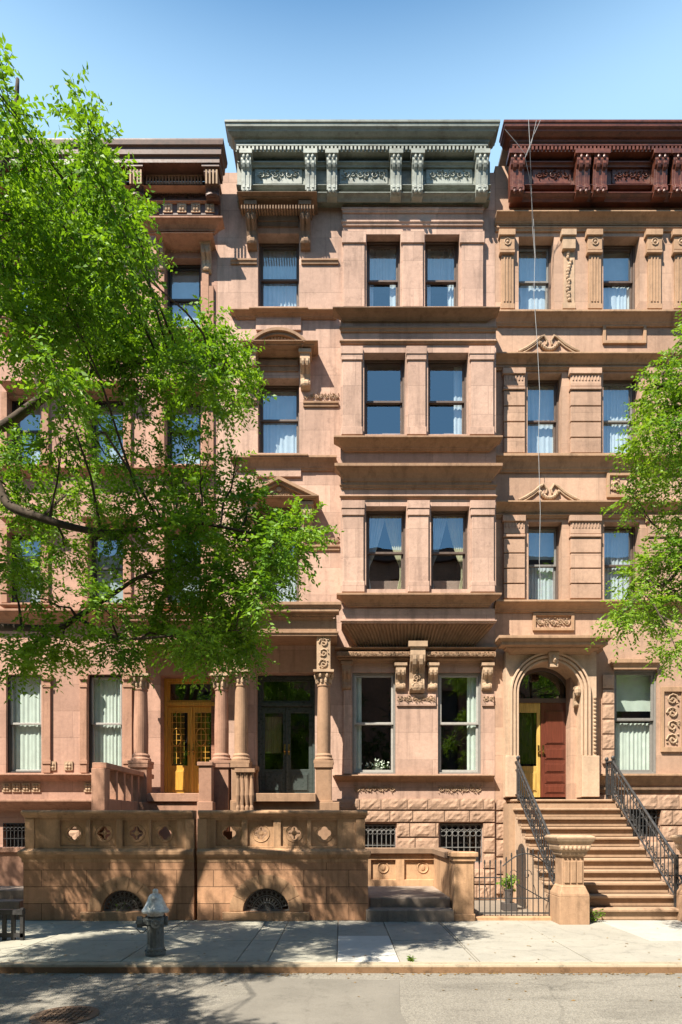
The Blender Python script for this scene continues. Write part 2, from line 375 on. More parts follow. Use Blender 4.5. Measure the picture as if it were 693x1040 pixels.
def window(root, x0, x1, z0, z1, y, zr, fm='frame_dark', kind='sheer', pane='pane', st=.042, rail_mat=None, sill=None):
    SEED[0] += 1; sd = SEED[0]; g = .04
    a = MB(); a.box(x0, x0+g, y, y+.16, z0, z1).box(x1-g, x1, y, y+.16, z0, z1).box(x0+g, x1-g, y+.001, y+.16, z1-g, z1).box(x0+g, x1-g, y+.001, y+.16, z0, z0+g)
    wn = a.build('window', fm, root, .004)
    def sash(xa, xb, za, zb, yy):
        b = MB(); b.box(xa, xa+st, yy, yy+.04, za, zb).box(xb-st, xb, yy, yy+.04, za, zb).box(xa+st, xb-st, yy+.001, yy+.04, zb-st, zb).box(xa+st, xb-st, yy+.001, yy+.04, za, za+st*1.1)
        b.build('sash', rail_mat or fm, wn, .004)
    e = .002
    sash(x0+g+e, x1-g-e, zr-.02, z1-g-e, y+.035); sash(x0+g+e, x1-g-e, z0+g+e, zr+.025, y+.085)
    p = MB()
    for (za, zb, yy) in ((zr+.01, z1-g-.02, y+.055), (z0+g+.02, zr+.005, y+.105)):
        p.add([(x0+g+.02, yy, za), (x1-g-.02, yy, za), (x1-g-.02, yy, zb), (x0+g+.02, yy, zb)], [(0, 1, 2, 3)])
    p.build('pane', pane, wn, fix=False)
    cy = y+.155+.012*(SEED[0]%3); w_ = x1-x0; h = z1-z0
    if kind == 'sheer': curtain_mb(x0, x1, z0, z1, cy, seed=sd).build('curtain', 'sheer', wn, smooth=True, fix=False)
    elif kind == 'blind':
        curtain_mb(x0, x1, z0+h*.02, z1, cy, .004, .3, sd).build('blind', 'blind', wn, smooth=True, fix=False)
    elif kind in ('sides', 'cream', 'right', 'left'):
        cm = 'cream' if kind == 'cream' else 'sheer'
        if kind != 'right': curtain_mb(x0, x0+w_*.22, z0, z1, cy, seed=sd).build('curtain', cm, wn, smooth=True, fix=False)
        if kind != 'left': curtain_mb(x1-w_*.28, x1, z0, z1, cy, seed=sd+50).build('curtain', cm, wn, smooth=True, fix=False)
        if kind == 'sides': curtain_mb(x0+w_*.1, x1-w_*.1, z0+h*.55, z1, cy+.05, .01, .06, sd+9).build('curtain', 'sheer', wn, smooth=True, fix=False)
    elif kind == 'tied':
        tl = lambda v: (x0, x0+w_*(.06+.46*max(0, (v-.35)/.65)**.7+.12*max(0, (.35-v)/.35)))
        tr = lambda v: (x1-w_*(.08+.46*max(0, (v-.35)/.65)**.7+.16*max(0, (.35-v)/.35)), x1)
        curtain_mb(x0, x0+w_*.5, z0, z1, cy, .02, .05, sd, tl).build('curtain', 'sheer', wn, smooth=True, fix=False)
        curtain_mb(x1-w_*.5, x1, z0, z1, cy+.03, .02, .05, sd+3, tr).build('curtain', 'cream', wn, smooth=True, fix=False)
    elif kind == 'half':
        curtain_mb(x0, x1, z0, z0+h*.5, cy, seed=sd).build('curtain', 'sheer', wn, smooth=True, fix=False)
        curtain_mb(x0, x1, z0+h*.62, z1, cy+.05, .004, .3, seed=sd).build('blind', 'blind', wn, smooth=True, fix=False)
    if sill:
        b = MB(); b.box(x0-sill[0], x1+sill[0], y-sill[1], y+.02, z0-sill[2], z0-.001); b.build('sill', sill[3], wn, .006)
    return wn
def win_px(root, p0, q0, p1, q1, D, qr, reveal=.17, **k):
    return window(root, X(p0, D), X(p1, D), Z(q1, D), Z(q0, D), D+reveal, Z(qr, D+reveal), **k)
def hole(p0, q0, p1, q1, D): return (X(p0, D), X(p1, D), Z(q1, D), Z(q0, D))

def shell(root, x0, x1, ztop, mat, yb=22.0, y0=14.4, levels=()):
    m = MB(); m.box(x0, x0+.2, y0, yb, -.4, ztop).box(x1-.2, x1, y0, yb, -.4, ztop).box(x0+.2, x1-.2, yb-.2, yb, -.4, ztop)
    m.build('party_wall', mat, root)
    r = MB(); r.box(x0+.2, x1-.2, y0, yb-.2, ztop-.25, ztop-.02); r.build('roof', 'roofing', root)
    f = MB()
    for z in levels: f.box(x0+.2, x1-.2, y0+.002, yb-.2, z, z+.22)
    f.box((x0+x1)/2-.06, (x0+x1)/2+.06, y0+.3, yb-.2, 0, ztop-.3); f.box(x0+.2, x1-.2, y0+3.2, y0+3.3, 0, ztop-.3)
    f.build('floor', 'interior', root)

def column(parent, cx, cy, zb, zt, r, mat='trim_middle', capmat='carved'):
    h = zt-zb; m = MB()
    m.box(cx-r*1.45, cx+r*1.45, cy-r*1.45, cy+r*1.45, zb, zb+.06)
    m.lathe(cx, cy, [(r*1.4, zb+.06), (r*1.42, zb+.1), (r*1.2, zb+.14), (r*1.25, zb+.18), (r, zb+.22), (r*1.02, zb+h*.4), (r*.88, zt-.34), (r*.98, zt-.33), (r*.98, zt-.3), (r*.86, zt-.29)], 22)
    o = m.build('column', mat, parent, .004)
    c = MB(); c.lathe(cx, cy, [(r*.86, zt-.29), (r*.95, zt-.15), (r*1.3, zt-.07)], 16)
    for k in range(10):
        t = 2*PI*k/10
        c.ell((cx+r*1.02*math.cos(t), cy+r*1.02*math.sin(t), zt-.21), (r*.22, r*.22, .07), 6, 4)
    for k in range(8):
        t = 2*PI*(k+.5)/8
        c.ell((cx+r*1.28*math.cos(t), cy+r*1.28*math.sin(t), zt-.11), (r*.25, r*.25, .055), 6, 4)
    c.box(cx-r*1.5, cx+r*1.5, cy-r*1.5, cy+r*1.5, zt-.05, zt)
    c.build('capital', capmat, o)
    return o

DW = 14.1; DB = 13.6
# ================================================================== ground
g = MB(); g.add([(-400, -300, -.104), (400, -300, -.104), (400, 700, -.104), (-400, 700, -.104)], [(0, 1, 2, 3)])
def ground_mat():
    m, n, l, b = nodes('asphalt'); MATS['asphalt'] = m
    tc = N(n, 'TexCoord'); ob = tc.outputs['Object']
    n1 = N(n, 'TexNoise', i_Scale=.55, i_Detail=6, i_Roughness=.6); l.new(ob, n1.inputs['Vector'])
    n2 = N(n, 'TexNoise', i_Scale=160, i_Detail=2); l.new(ob, n2.inputs['Vector'])
    vo = N(n, 'TexVoronoi', i_Scale=75); l.new(ob, vo.inputs['Vector'])
    c = ramp(n, l, n1.outputs[0], [(.3, (.19, .173, .145)), (.7, (.25, .23, .192))])
    f = ramp(n, l, vo.outputs['Color'], [(.1, .72), (.9, 1.15)]); c = mixc(n, l, 1., c, f, 'MULTIPLY')
    f = ramp(n, l, n2.outputs[0], [(.3, .8), (.7, 1.1)]); c = mixc(n, l, 1., c, f, 'MULTIPLY')
    mp = N(n, 'Mapping'); mp.inputs['Scale'].default_value = (.35, 1.6, 1); l.new(ob, mp.inputs[0])
    n5 = N(n, 'TexNoise', i_Scale=1.6, i_Detail=7, i_Roughness=.72); l.new(mp.outputs[0], n5.inputs['Vector'])
    f = ramp(n, l, n5.outputs[0], [(.36, .7), (.5, 1.0)]); c = mixc(n, l, .8, c, f, 'MULTIPLY')
    vd = N(n, 'TexNoise', i_Scale=1.3, i_Detail=5); l.new(ob, vd.inputs['Vector'])
    mv = mixc(n, l, .35, ob, vd.outputs['Color'])
    v2 = N(n, 'TexVoronoi', feature='DISTANCE_TO_EDGE', i_Scale=.55); l.new(mv, v2.inputs['Vector'])
    f = ramp(n, l, v2.outputs['Distance'], [(.002, .6), (.008, 1.0)]); c = mixc(n, l, .5, c, f, 'MULTIPLY')
    n7 = N(n, 'TexNoise', i_Scale=1.7, i_Detail=7, i_Roughness=.7); l.new(ob, n7.inputs['Vector'])
    f = ramp(n, l, n7.outputs[0], [(.30, .6), (.38, 1.0)]); c = mixc(n, l, .8, c, f, 'MULTIPLY')
    l.new(c, b.inputs['Base Color']); b.inputs['Roughness'].default_value = .9; b.inputs['Specular IOR Level'].default_value = .2
    bp = N(n, 'Bump', i_Strength=.6, i_Distance=.006); l.new(vo.outputs['Distance'], bp.inputs['Height']); l.new(bp.outputs[0], b.inputs['Normal'])
def concrete(name, col, var=.12, wear=.25, crack=.6):
    m, n, l, b = nodes(name); MATS[name] = m
    tc = N(n, 'TexCoord'); ob = tc.outputs['Object']
    n1 = N(n, 'TexNoise', i_Scale=1.2, i_Detail=8, i_Roughness=.68); l.new(ob, n1.inputs['Vector'])
    n2 = N(n, 'TexNoise', i_Scale=120, i_Detail=2); l.new(ob, n2.inputs['Vector'])
    c = ramp(n, l, n1.outputs[0], [(.3, tuple(x*(1-var) for x in col)), (.7, tuple(x*(1+var) for x in col))])
    f = ramp(n, l, n2.outputs[0], [(.25, .82), (.75, 1.08)]); c = mixc(n, l, 1., c, f, 'MULTIPLY')
    n3 = N(n, 'TexNoise', i_Scale=5, i_Detail=8, i_Roughness=.75); l.new(ob, n3.inputs['Vector'])
    f = ramp(n, l, n3.outputs[0], [(.34, 1-wear), (.46, 1.0)]); c = mixc(n, l, 1., c, f, 'MULTIPLY')
    vd = N(n, 'TexNoise', i_Scale=2.2, i_Detail=3); l.new(ob, vd.inputs['Vector'])
    mv = mixc(n, l, .25, ob, vd.outputs['Color'])
    v = N(n, 'TexVoronoi', feature='DISTANCE_TO_EDGE', i_Scale=.42); l.new(mv, v.inputs['Vector'])
    f = ramp(n, l, v.outputs['Distance'], [(.002, crack), (.005, 1.0)]); c = mixc(n, l, .35, c, f, 'MULTIPLY')
    l.new(c, b.inputs['Base Color']); b.inputs['Roughness'].default_value = .9; b.inputs['Specular IOR Level'].default_value = .2
    bp = N(n, 'Bump', i_Strength=.3, i_Distance=.006); l.new(n2.outputs[0], bp.inputs['Height']); l.new(bp.outputs[0], b.inputs['Normal'])
ground_mat()
concrete('bluestone', (.31, .295, .24)); concrete('concrete', (.30, .28, .235)); concrete('concrete_white', (.47, .455, .41), .06, .1, .9)
concrete('kerb_stone', (.33, .27, .19), .2, .4); concrete('patch', (.175, .16, .135), .16, .2, .8); concrete('areaway_floor', (.20, .165, .13))
concrete('kerb_iron', (.22, .13, .07), .3, .4)
struct('ground', g, 'asphalt')
r_ = MB(); r_.box(-60, 60, -1.9, 7.44, -.14, -.1); struct('road', r_, 'asphalt')
pa = MB()
pa.add([(-1.02, 7.2, -.096), (-.98, 6.5, -.096), (-1.25, 5.9, -.096), (-1.1, 4.0, -.096), (.75, 4.0, -.096), (.56, 5.9, -.096), (.66, 7.1, -.096)], [tuple(range(7))]); struct('road_patch', pa, 'patch')
KF = 7.45
k = MB(); k.box(-60, 60, KF, KF+.17, -.13, .0); o = struct('kerb', k, 'kerb_stone'); bv = o.modifiers.new('bevel', 'BEVEL'); bv.width = .025; bv.segments = 2
k = MB(); k.box(-60, 60, KF-.012, KF-.002, -.13, -.03); struct('kerb_facing', k, 'kerb_iron')
# sidewalk: flags with open joints over a bed
b_ = MB(); b_.box(-60, 60, KF+.17, 10.9, -.3, -.02); struct('sidewalk_bed', b_, 'areaway_floor')
rnd = random.Random(4)
concrete('concrete_pale', (.37, .352, .31)); groups = {'concrete_pale': MB(), 'bluestone': MB(), 'concrete': MB(), 'concrete_white': MB()}
x = -16.0
edges = []
while x < 16: edges.append(x); x += rnd.uniform(1.35, 1.65)
edges = [e for e in edges if not (-1.0 < e < 1.6)]+[-.05, .72, -.9, 1.7]; edges = sorted(edges)
for i in range(len(edges)-1):
    a, b = edges[i], edges[i+1]
    rows = [KF+.174, 8.98, 10.9] if not (a > -.2 and b < .9) else [KF+.174, 9.35, 10.9]
    for j in range(2):
        mt = 'bluestone' if b < .0 else 'concrete'
        if -.2 < a < .3 and j == 0: mt = 'concrete_white'
        if a > 4.3: mt = 'concrete_pale' if j == 1 or a > 5.5 else 'concrete'
        groups[mt].box(a+.006, b-.006, rows[j]+.005, rows[j+1]-.005, -.05, rnd.uniform(-.006, .0))
for mt, mb in groups.items():
    o = struct('sidewalk', mb, mt); bv = o.modifiers.new('bevel', 'BEVEL'); bv.width = .006; bv.segments = 1
aw = MB(); aw.box(-16, 16, 10.9, 14.3, -.3, -.06); struct('areaway', aw, 'areaway_floor')

# ================================================================== MIDDLE HOUSE
xl, xr = X(221, DW), X(503, DW)-.003
HM = thing('brownstone_house', 'pinkish brownstone row house with sage green cornice and projecting two-window bay', 'house', ((xl+xr)/2, DW, 0), 'brownstone row houses')
ztm = 16.35
LC = [(262, 237, 304, 311, 283, 'sheer'), (262, 384, 304, 460, 426, 'sheer'), (262, 530, 304, 611, 570, 'sheer')]
TP = [(372.5, 238, 407, 311, 284, 'sides'), (432, 238, 467, 311, 284, 'sides')]
GF = [(358, 683, 402, 786, 735, 'cream'), (445, 683, 489, 786, 735, 'cream')]
BS = [(369, 837, 402, 872, 855), (447, 836, 490, 876, 856)]
holes = [hole(*a[:4], DW) for a in LC+TP+GF+BS]+[hole(260, 683, 320, 808, DW), hole(352, 340, 498, 440, DW), hole(352, 500, 498, 590, DW)]
m = MB(); m.wall(xl, xr, -.3, ztm, DW, .3, holes); m.build('wall', 'stone_middle', HM)
shell(HM, xl, xr, ztm, 'party_brick', levels=[Z(q, DW)-.5 for q in (311, 460, 611, 800)])
for a in LC: win_px(HM, *a[:4], DW, a[4], .24, fm='frame_brown', kind=a[5])
for a in TP: win_px(HM, *a[:4], DW, a[4], .17, fm='frame_brown', kind=a[5], rail_mat='frame_brown')
for i, a in enumerate(GF): win_px(HM, *a[:4], DW, a[4], .05, fm='frame_grey', kind='left' if i == 0 else 'right', pane='pane_low', st=.05, rail_mat='frame_light')
# cream drapes at the parlour windows and lilies on the sill
for a in BS: win_px(HM, *a[:4], DW, a[4], .16, fm='frame_dark', kind='none', pane='pane_low')
# raised upper storey panel with pilasters
m = MB(); DT = 14.02
m.wall(X(348, DT), X(491, DT), Z(312, DT), Z(205, DT), DT, .079, [hole(*a[:4], DT) for a in TP]); m.build('bay_attic', 'stone_middle', HM, .006)
m = MB(); m.corn(347, 210, 492, 216, DT, .05, kind=1).corn(347, 223, 492, 229, DT, .06, kind=1); m.build('string_course', 'stone_middle', HM, .004)
for a, b in ((349, 370.5), (409, 430), (469, 491)):
    m = MB(); m.bx(a, 246, b, 311, DT-.04, .039).bx(a-1.5, 234, b+1.5, 246, DT-.07, .069); m.build('pilaster', 'stone_middle', HM, .006)
# left column quoin bands
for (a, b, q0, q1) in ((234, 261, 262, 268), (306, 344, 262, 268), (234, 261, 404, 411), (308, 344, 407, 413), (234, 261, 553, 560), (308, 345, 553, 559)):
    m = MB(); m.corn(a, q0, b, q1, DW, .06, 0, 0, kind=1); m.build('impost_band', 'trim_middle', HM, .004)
for (a, b, q0, q1, sd) in ((309, 344, 399, 407, 1), (309, 345, 545, 553, 2)):
    m = MB(); m.ornament(X(a, DW), X(b, DW), Z(q1, DW), Z(q0, DW), DW-.01, sd); m.build('carved_band', 'carved', HM)
# belts & sills
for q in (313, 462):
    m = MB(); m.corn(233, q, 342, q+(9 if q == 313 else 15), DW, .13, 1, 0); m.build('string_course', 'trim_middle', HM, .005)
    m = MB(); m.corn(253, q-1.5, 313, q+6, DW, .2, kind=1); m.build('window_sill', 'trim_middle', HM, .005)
    m = MB(); m.bx(260, q+9, 306, q+22, DW-.05, .049); m.build('apron_panel', 'stone_middle', HM, .008)
# hoods
def hood(root, p0, p1, q0, q1, bq0, bq1, kind, mat, bp=(250, 260, 305, 315), o=.42, D=DW, apex=None):
    m = MB(); m.corn(p0, q0, p1, q1, D, o, kind=2)
    x0, x1 = X(p0, D-o), X(p1, D-o); zt = Z(q0, D-o); h_ = m
    if kind == 'flat':
        n = 26
        for i in range(n):
            xx = x0+.07+(x1-x0-.17)*i/(n-1); m.box(xx, xx+.028, D-o*.84, D-o*.5, Z(q1-6, D-o), Z(q1-2, D-o))
    ho = m.build('window_hood', mat, root, .004)
    if kind == 'arc':
        za = Z(apex, D-o); W = (x1-x0)/2*.70; cx = (x0+x1)/2; rr = (W*W+(za-zt)**2)/(2*(za-zt)); cz = za-rr
        t = math.asin(W/rr); m = MB()
        for w0, w1, oo in ((0, .06, o), (.06, .12, o*.88), (.12, .17, o*.72)):
            m.strip(arc(cx, cz, rr-w1, PI/2+t, PI/2-t, 20), arc(cx, cz, rr-w0, PI/2+t, PI/2-t, 20), D-oo, D)
        m.prism([(cx-W, zt)]+[p for p in arc(cx, cz, rr-.16, PI/2+t, PI/2-t, 16) if p[1] > zt]+[(cx+W, zt)], D-o*.68, D)
        m.build('pediment', mat, ho)
        m = MB(); rnd = random.Random(5)
        for i in range(13):
            u = -1+2*i/12; zz = zt+.04+(1-u*u)*.1
            m.ell((cx+u*W*.72, D-o*.7, zz), (.03, .03, .04)); m.ell((cx+u*W*.62, D-o*.7, zt+.035), (.022, .03, .02))
        m.build('carving', 'carved', ho)
    if kind == 'tri':
        za = Z(apex, D-o); cx = (x0+x1)/2; W = (x1-x0)/2; m = MB()
        for d0, d1, oo in ((0, .07, o), (.07, .13, o*.85), (.13, .17, o*.7)):
            for sg in (-1, 1):
                m.prism([(cx+sg*W, zt-d0*0), (cx, za-d0), (cx, za-d1), (cx+sg*(W-d1*2.0), zt)], D-oo, D)
        m.prism([(cx-W*.9, zt), (cx, za-.1), (cx+W*.9, zt)], D-o*.66, D)
        m.build('pediment', mat, ho)
        m = MB(); m.ornament(cx-W*.5, cx+W*.5, zt+.02, zt+.12, D-o*.68, 3); m.ell((cx, D-o*.68, zt+.2), (.07, .03, .06)); m.build('carving', 'carved', ho)
    for a, b in (bp[:2], bp[2:]):
        m = MB(); zb = Z(bq1, D-.1); m.console(X(a, D-.25), X(b, D-.25), Z(q1, D-o*.45)-.002, zb, D, o*.72); m.build('bracket', 'carved' if kind != 'flat' else mat, ho, .003)
    m = MB(); m.bx(bp[1]+2, bq0+4, bp[2]-2, bq0+10, D-.05, .05).bx(bp[1]+2, bq0+10, bp[2]-2, bq0+16, D-.025, .0245); m.build('lintel', mat, ho, .004)
hood(HM, 241, 322, 194, 210, 214, 251, 'flat', 'trim_dark', o=.5)
hood(HM, 242, 323, 345, 358, 361, 394, 'arc', 'trim_middle', apex=332)
hood(HM, 242, 324, 503, 512, 514, 545, 'tri', 'trim_middle', apex=483, bp=(250, 260, 306, 317))
# cornice, pressed metal painted sage green
def cornice(root, crown0, crown1, fr0, fr1, brs, panels, mat, light, qt=121, Dc=13.5, qb=203, L=1, R_=1, zroof=None):
    Df = 13.92
    m = MB(); zt = Z(qt, Dc); zc = Z(qt+13, Dc); o = Df-Dc
    m.mould(X(crown0, Dc)+o*L, X(crown1, Dc)-o*R_, Df, [(o*.5, zc-.2), (o*.5, zc-.02), (o*.56, zc), (o*.57, zc+.04), (o*.68, zc+.05), (o*.84, zc+.1), (o*.85, zc+.12), (o*.9, zt-.13), (o*.94, zt-.12), (o*.96, zt-.055), (o, zt-.05), (o*1.0, zt), (o*.9, zt+.01)], L, R_)
    co = m.build('cornice', mat, root, .004)
    zs = zc-.2                                                       # soffit
    n = int((X(fr1, 13.6)-X(fr0, 13.6))/.085); m = MB()
    xa, xb = X(crown0, Dc)+(o*.5+.02)*L, X(crown1, Dc)-(o*.5+.02)*R_; yd_ = Df-o*.5
    for i in range(n):
        xx = xa+(xb-xa)*i/n; m.box(xx, xx+.045, yd_-.04, yd_-.0005, zs+.01, zs+.09)
    m.box(xa, xb, yd_-.045, yd_-.0005, zs+.093, zs+.125)
    m.build('dentil_band', light if mat == 'cornice_green' else mat, co)
    zb = Z(qb, Df)
    m = MB(); x0, x1 = X(fr0, Df), X(fr1, Df); m.box(x0, x1, Df, 14.0985, zb, zs)
    m.corn(fr0+.5, 163, fr1-.5, 170, Df, .12, L, R_, kind=1)
    m.build('frieze', mat, co, .004)
    m = MB(); m.corn(fr0-1, 187, fr1+1, 192, Df, .13, L, R_, kind=1); m.build('frieze_rail', light, co, .003)
    m = MB(); m.corn(fr0-.5, 194.5, fr1+.5, qb, Df, .1, L, R_); m.build('architrave', mat, co, .003)
    for a, b in brs:
        m = MB(); x0, x1 = X(a, 13.7), X(b, 13.7)
        m.console(x0, x1, zs-.002, Z(198, 13.75), Df, .27, upright=True)
        for kx in (.3, .7):
            m.ell((x0+(x1-x0)*kx, Df-.265, zs-.16), (.035, .03, .05)).ell((x0+(x1-x0)*kx, Df-.22, Z(194, 13.7)), (.04, .04, .05))
        m.build('bracket', light, co, .003)
    for i, (a, b) in enumerate(panels):
        m = MB(); m.bx(a, 171.5, b, 186.5, Df-.03, .0295)
        m.build('frieze_panel', light, co, .006)
        m = MB(); m.ornament(X(a+3, Df), X(b-3, Df), Z(184.5, Df), Z(173.5, Df), Df-.033, i); m.build('frieze_scroll', light, co)
    r = MB(); r.box(X(crown0, Dc)+.1, X(crown1, Dc)-.1, Dc+.1, 16, zt-.12, zt-.04); r.build('cornice_roof', 'roofing', co)
    return co
cornice(HM, 228, 508.5, 241, 498, [(245, 255), (310, 321), (332, 342.5), (397, 408), (419, 430), (484, 496)], [(259, 307), (345, 394), (433, 480)], 'cornice_green', 'cornice_light')
# bay
zb0, zb1 = Z(603, DB), Z(313, DB); bx0, bx1 = X(346, DB), X(504, DB)
BW = [(370, 358, 412, 441, 407, 'none'), (435, 358, 476, 441, 407, 'right'), (372, 514, 413, 601, 561, 'tied'), (438, 514, 477, 601, 561, 'tied')]
m = MB(); m.wall(bx0, bx1, zb0, zb1, DB, .24, [hole(*a[:4], DB) for a in BW])
m.box(bx0, bx0+.2, DB+.241, DW, zb0, zb1).box(bx1-.2, bx1, DB+.241, DW, zb0, zb1).box(bx0, bx1, DB, DW+.2, zb1-.12, zb1-.001).box(bx0, bx1, DB+.001, DW+.2, zb0, zb0+.1)
m.box(bx0+.2, bx1-.2, DB+.242, DW, Z(480, DB), Z(455, DB))
m.build('bay', 'stone_middle', HM)
for a in BW: win_px(HM, *a[:4], DB, a[4], .22, fm='frame_brown', kind=a[5])
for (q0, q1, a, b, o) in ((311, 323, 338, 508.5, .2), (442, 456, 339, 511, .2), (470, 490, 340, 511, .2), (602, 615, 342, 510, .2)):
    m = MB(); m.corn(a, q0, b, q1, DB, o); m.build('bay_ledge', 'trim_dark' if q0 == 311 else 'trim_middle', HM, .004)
for (q0, q1) in ((331, 337), (345, 349), (491, 496), (503, 506)):
    m = MB(); m.corn(345, q0, 505.5, q1, DB, .06, kind=1); m.build('bay_fillet', 'trim_middle', HM, .004)
for (qa, qb, qc, qd, cols) in ((351, 365, 433, 441, ((347, 368.5), (413.5, 433.5), (477.5, 502.5))), (508, 523, 590, 601, ((347.5, 370.5), (414.5, 436.5), (478.5, 503)))):
    for a, b in cols:
        m = MB(); m.bx(a+1, qb-1, b-1, qc+1, DB-.05, .049).bx(a-.5, qa, b+.5, qa+8, DB-.09, .089).bx(a, qa+8.3, b, qb, DB-.075, .074).bx(a, qc, b, qd, DB-.07, .069)
        m.build('pilaster', 'stone_middle', HM, .007)
m = MB(); m.bx(348, 618, 503, 629.5, DB-.02, .019).corn(346, 629.5, 505, 633, DB, .07, kind=1); m.build('bay_apron', 'stone_middle', HM, .005)
# ribbed corbel under the bay
m = MB(); x0, x1 = bx0+.02, bx1-.02; zt = Z(632, DB)-.02; zl = Z(657, 14.05); n = 10
pr = []
for i in range(n+1):
    t = i/n; pr.append((DB+.02+(DW-DB-.05)*(1-(1-t)**1.0)*1.0, zt-(zt-zl)*(t**1.25), t))
vs = []
for (yy, zz, t) in pr: vs += [(x0+.35*t, yy, zz), (x1-.35*t, yy, zz)]
vs += [(x0+.35, DW, zl), (x1-.35, DW, zl), (x0, DW, zt), (x1, DW, zt)]
fs = [(2*i, 2*i+1, 2*i+3, 2*i+2) for i in range(n)]
fs += [(2*n, 2*n+1, 2*n+3, 2*n+2), tuple([2*i for i in range(n+1)])+(2*n+2, 2*n+4), tuple([2*i+1 for i in range(n+1)])+(2*n+3, 2*n+5), (0, 1, 2*n+5, 2*n+4)]
m.add(vs, fs)
m.build('bay_corbel', 'trim_middle', HM)
m = MB(); nr = 40
for kx in range(nr):
    u = (kx+.5)/nr
    m.tube([(x0+.35*t+(x1-x0-.7*t)*u, yy-.005, zz-.008) for (yy, zz, t) in pr], [.027*(1-.25*t) for (_, _, t) in pr], 5)
m.build('corbel_reeding', 'trim_middle', HM)
# parlour floor entablature, consoles, carved strips
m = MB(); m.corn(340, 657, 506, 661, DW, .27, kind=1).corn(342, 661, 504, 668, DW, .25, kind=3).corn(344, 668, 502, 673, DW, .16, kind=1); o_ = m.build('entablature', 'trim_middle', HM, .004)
m = MB(); m.ornament(X(344, 13.92), X(416, 13.92), Z(667.5, 13.84), Z(661.5, 13.84), 13.845, 11).ornament(X(433, 13.92), X(502, 13.92), Z(667.5, 13.84), Z(661.5, 13.84), 13.845, 12); m.build('carving', 'carved', o_)
for a, b, q0, q1, o in ((416, 431, 653, 704, .34), (402, 412, 674, 701, .2), (435, 444.5, 674, 701, .2), (490, 500, 674, 701, .2), (347.5, 357, 672, 701, .14)):
    m = MB(); m.console(X(a, DW-.1), X(b, DW-.1), Z(q0, DW-o*.6), Z(q1, DW-.05), DW, o); m.build('console', 'carved' if o > .15 else 'trim_middle', HM, .003)
m = MB(); m.ornament(X(419, 13.85), X(428, 13.85), Z(700, 13.85), Z(675, 13.85), 13.93, 14); m.build('carved_mask', 'carved', HM)
for a, b in ((403, 443), (490, 502)):
    m = MB(); m.bx(a, 705, b, 717, DW-.04, .039); s_ = m.build('carved_band', 'stone_middle', HM, .005)
    m = MB(); m.ornament(X(a+1, DW), X(b-1, DW), Z(714, DW), Z(706.5, DW), DW-.045, 21); m.build('carving', 'carved', s_)
m = MB(); m.bx(349, 701, 356.5, 786, DW-.05, .049); m.build('pilaster', 'stone_middle', HM, .005)
m = MB(); m.corn(338, 787, 503, 794, DW, .14, 1, 0); m.build('window_sill', 'trim_middle', HM, .004)
for a, b in ((360, 401), (445, 489)):
    m = MB(); m.ornament(X(a, DW), X(b, DW), Z(806, DW), Z(796.5, DW), DW-.008, a); m.build('carved_band', 'carved', HM)
# rock-faced basement
rows = [(811, 822.5), (823.5, 835)]
m = MB(); sd = 0
def rock_rows(m, p0, p1, rows, D, seed, skip=(), wmin=20, wmax=34, bulge=.05):
    rnd = random.Random(seed)
    for q0, q1 in rows:
        p = p0
        while p < p1-2:
            q = min(p+rnd.uniform(wmin, wmax), p1)
            if p1-q < 8: q = p1
            segs = [(p, q)]
            for (a, b, c, d) in skip:
                if q1 > c+1 and q0 < d-1:
                    segs = [s2 for (u, v) in segs for s2 in ((u, min(v, a)), (max(u, b), v)) if s2[1]-s2[0] > 3]
            for (u, v) in segs:
                m.rock(X(u, D)+.008, X(v, D)-.008, Z(q1, D)+.007, Z(q0, D)-.007, D, .079, rnd.randint(0, 9999), bulge)
            p = q
rock_rows(m, 342, 503, rows+[(836, 850), (851, 866), (867, 882), (883, 898), (899, 914)], DW-.08, 3, [(a[0]-1, a[2]+1, a[1], a[3]) for a in BS])
m.build('rock_faced_base', 'rock_face', HM)
def grille(root, p0, q0, p1, q1, D, dia=True, nm='window_grille', mat='iron_grey'):
    m = MB(); x0, x1, z0, z1 = X(p0, D), X(p1, D), Z(q1, D), Z(q0, D); n = 7
    for i in range(n+1):
        xx = x0+(x1-x0)*i/n; m.box(xx-.008, xx+.008, D, D+.016, z0, z1)
        if i < n:
            cx = xx+(x1-x0)/n/2; rr = (x1-x0)/n*.46
            for zz in (z1-rr*1.3, z1-rr*3.5):
                if zz-rr > z0: m.tube([(cx+rr*math.cos(t*PI/5), D-.006, zz+rr*math.sin(t*PI/5)) for t in range(11)], .008, 4)
    for zz in (z0, z1-.016, z1-(z1-z0)*.62): m.box(x0, x1, D-.008, D+.02, zz, zz+.018)
    m.build(nm, mat, root)
for a in BS: grille(HM, a[0]+.5, a[1]+1, a[2]-.5, a[3], DW+.02)

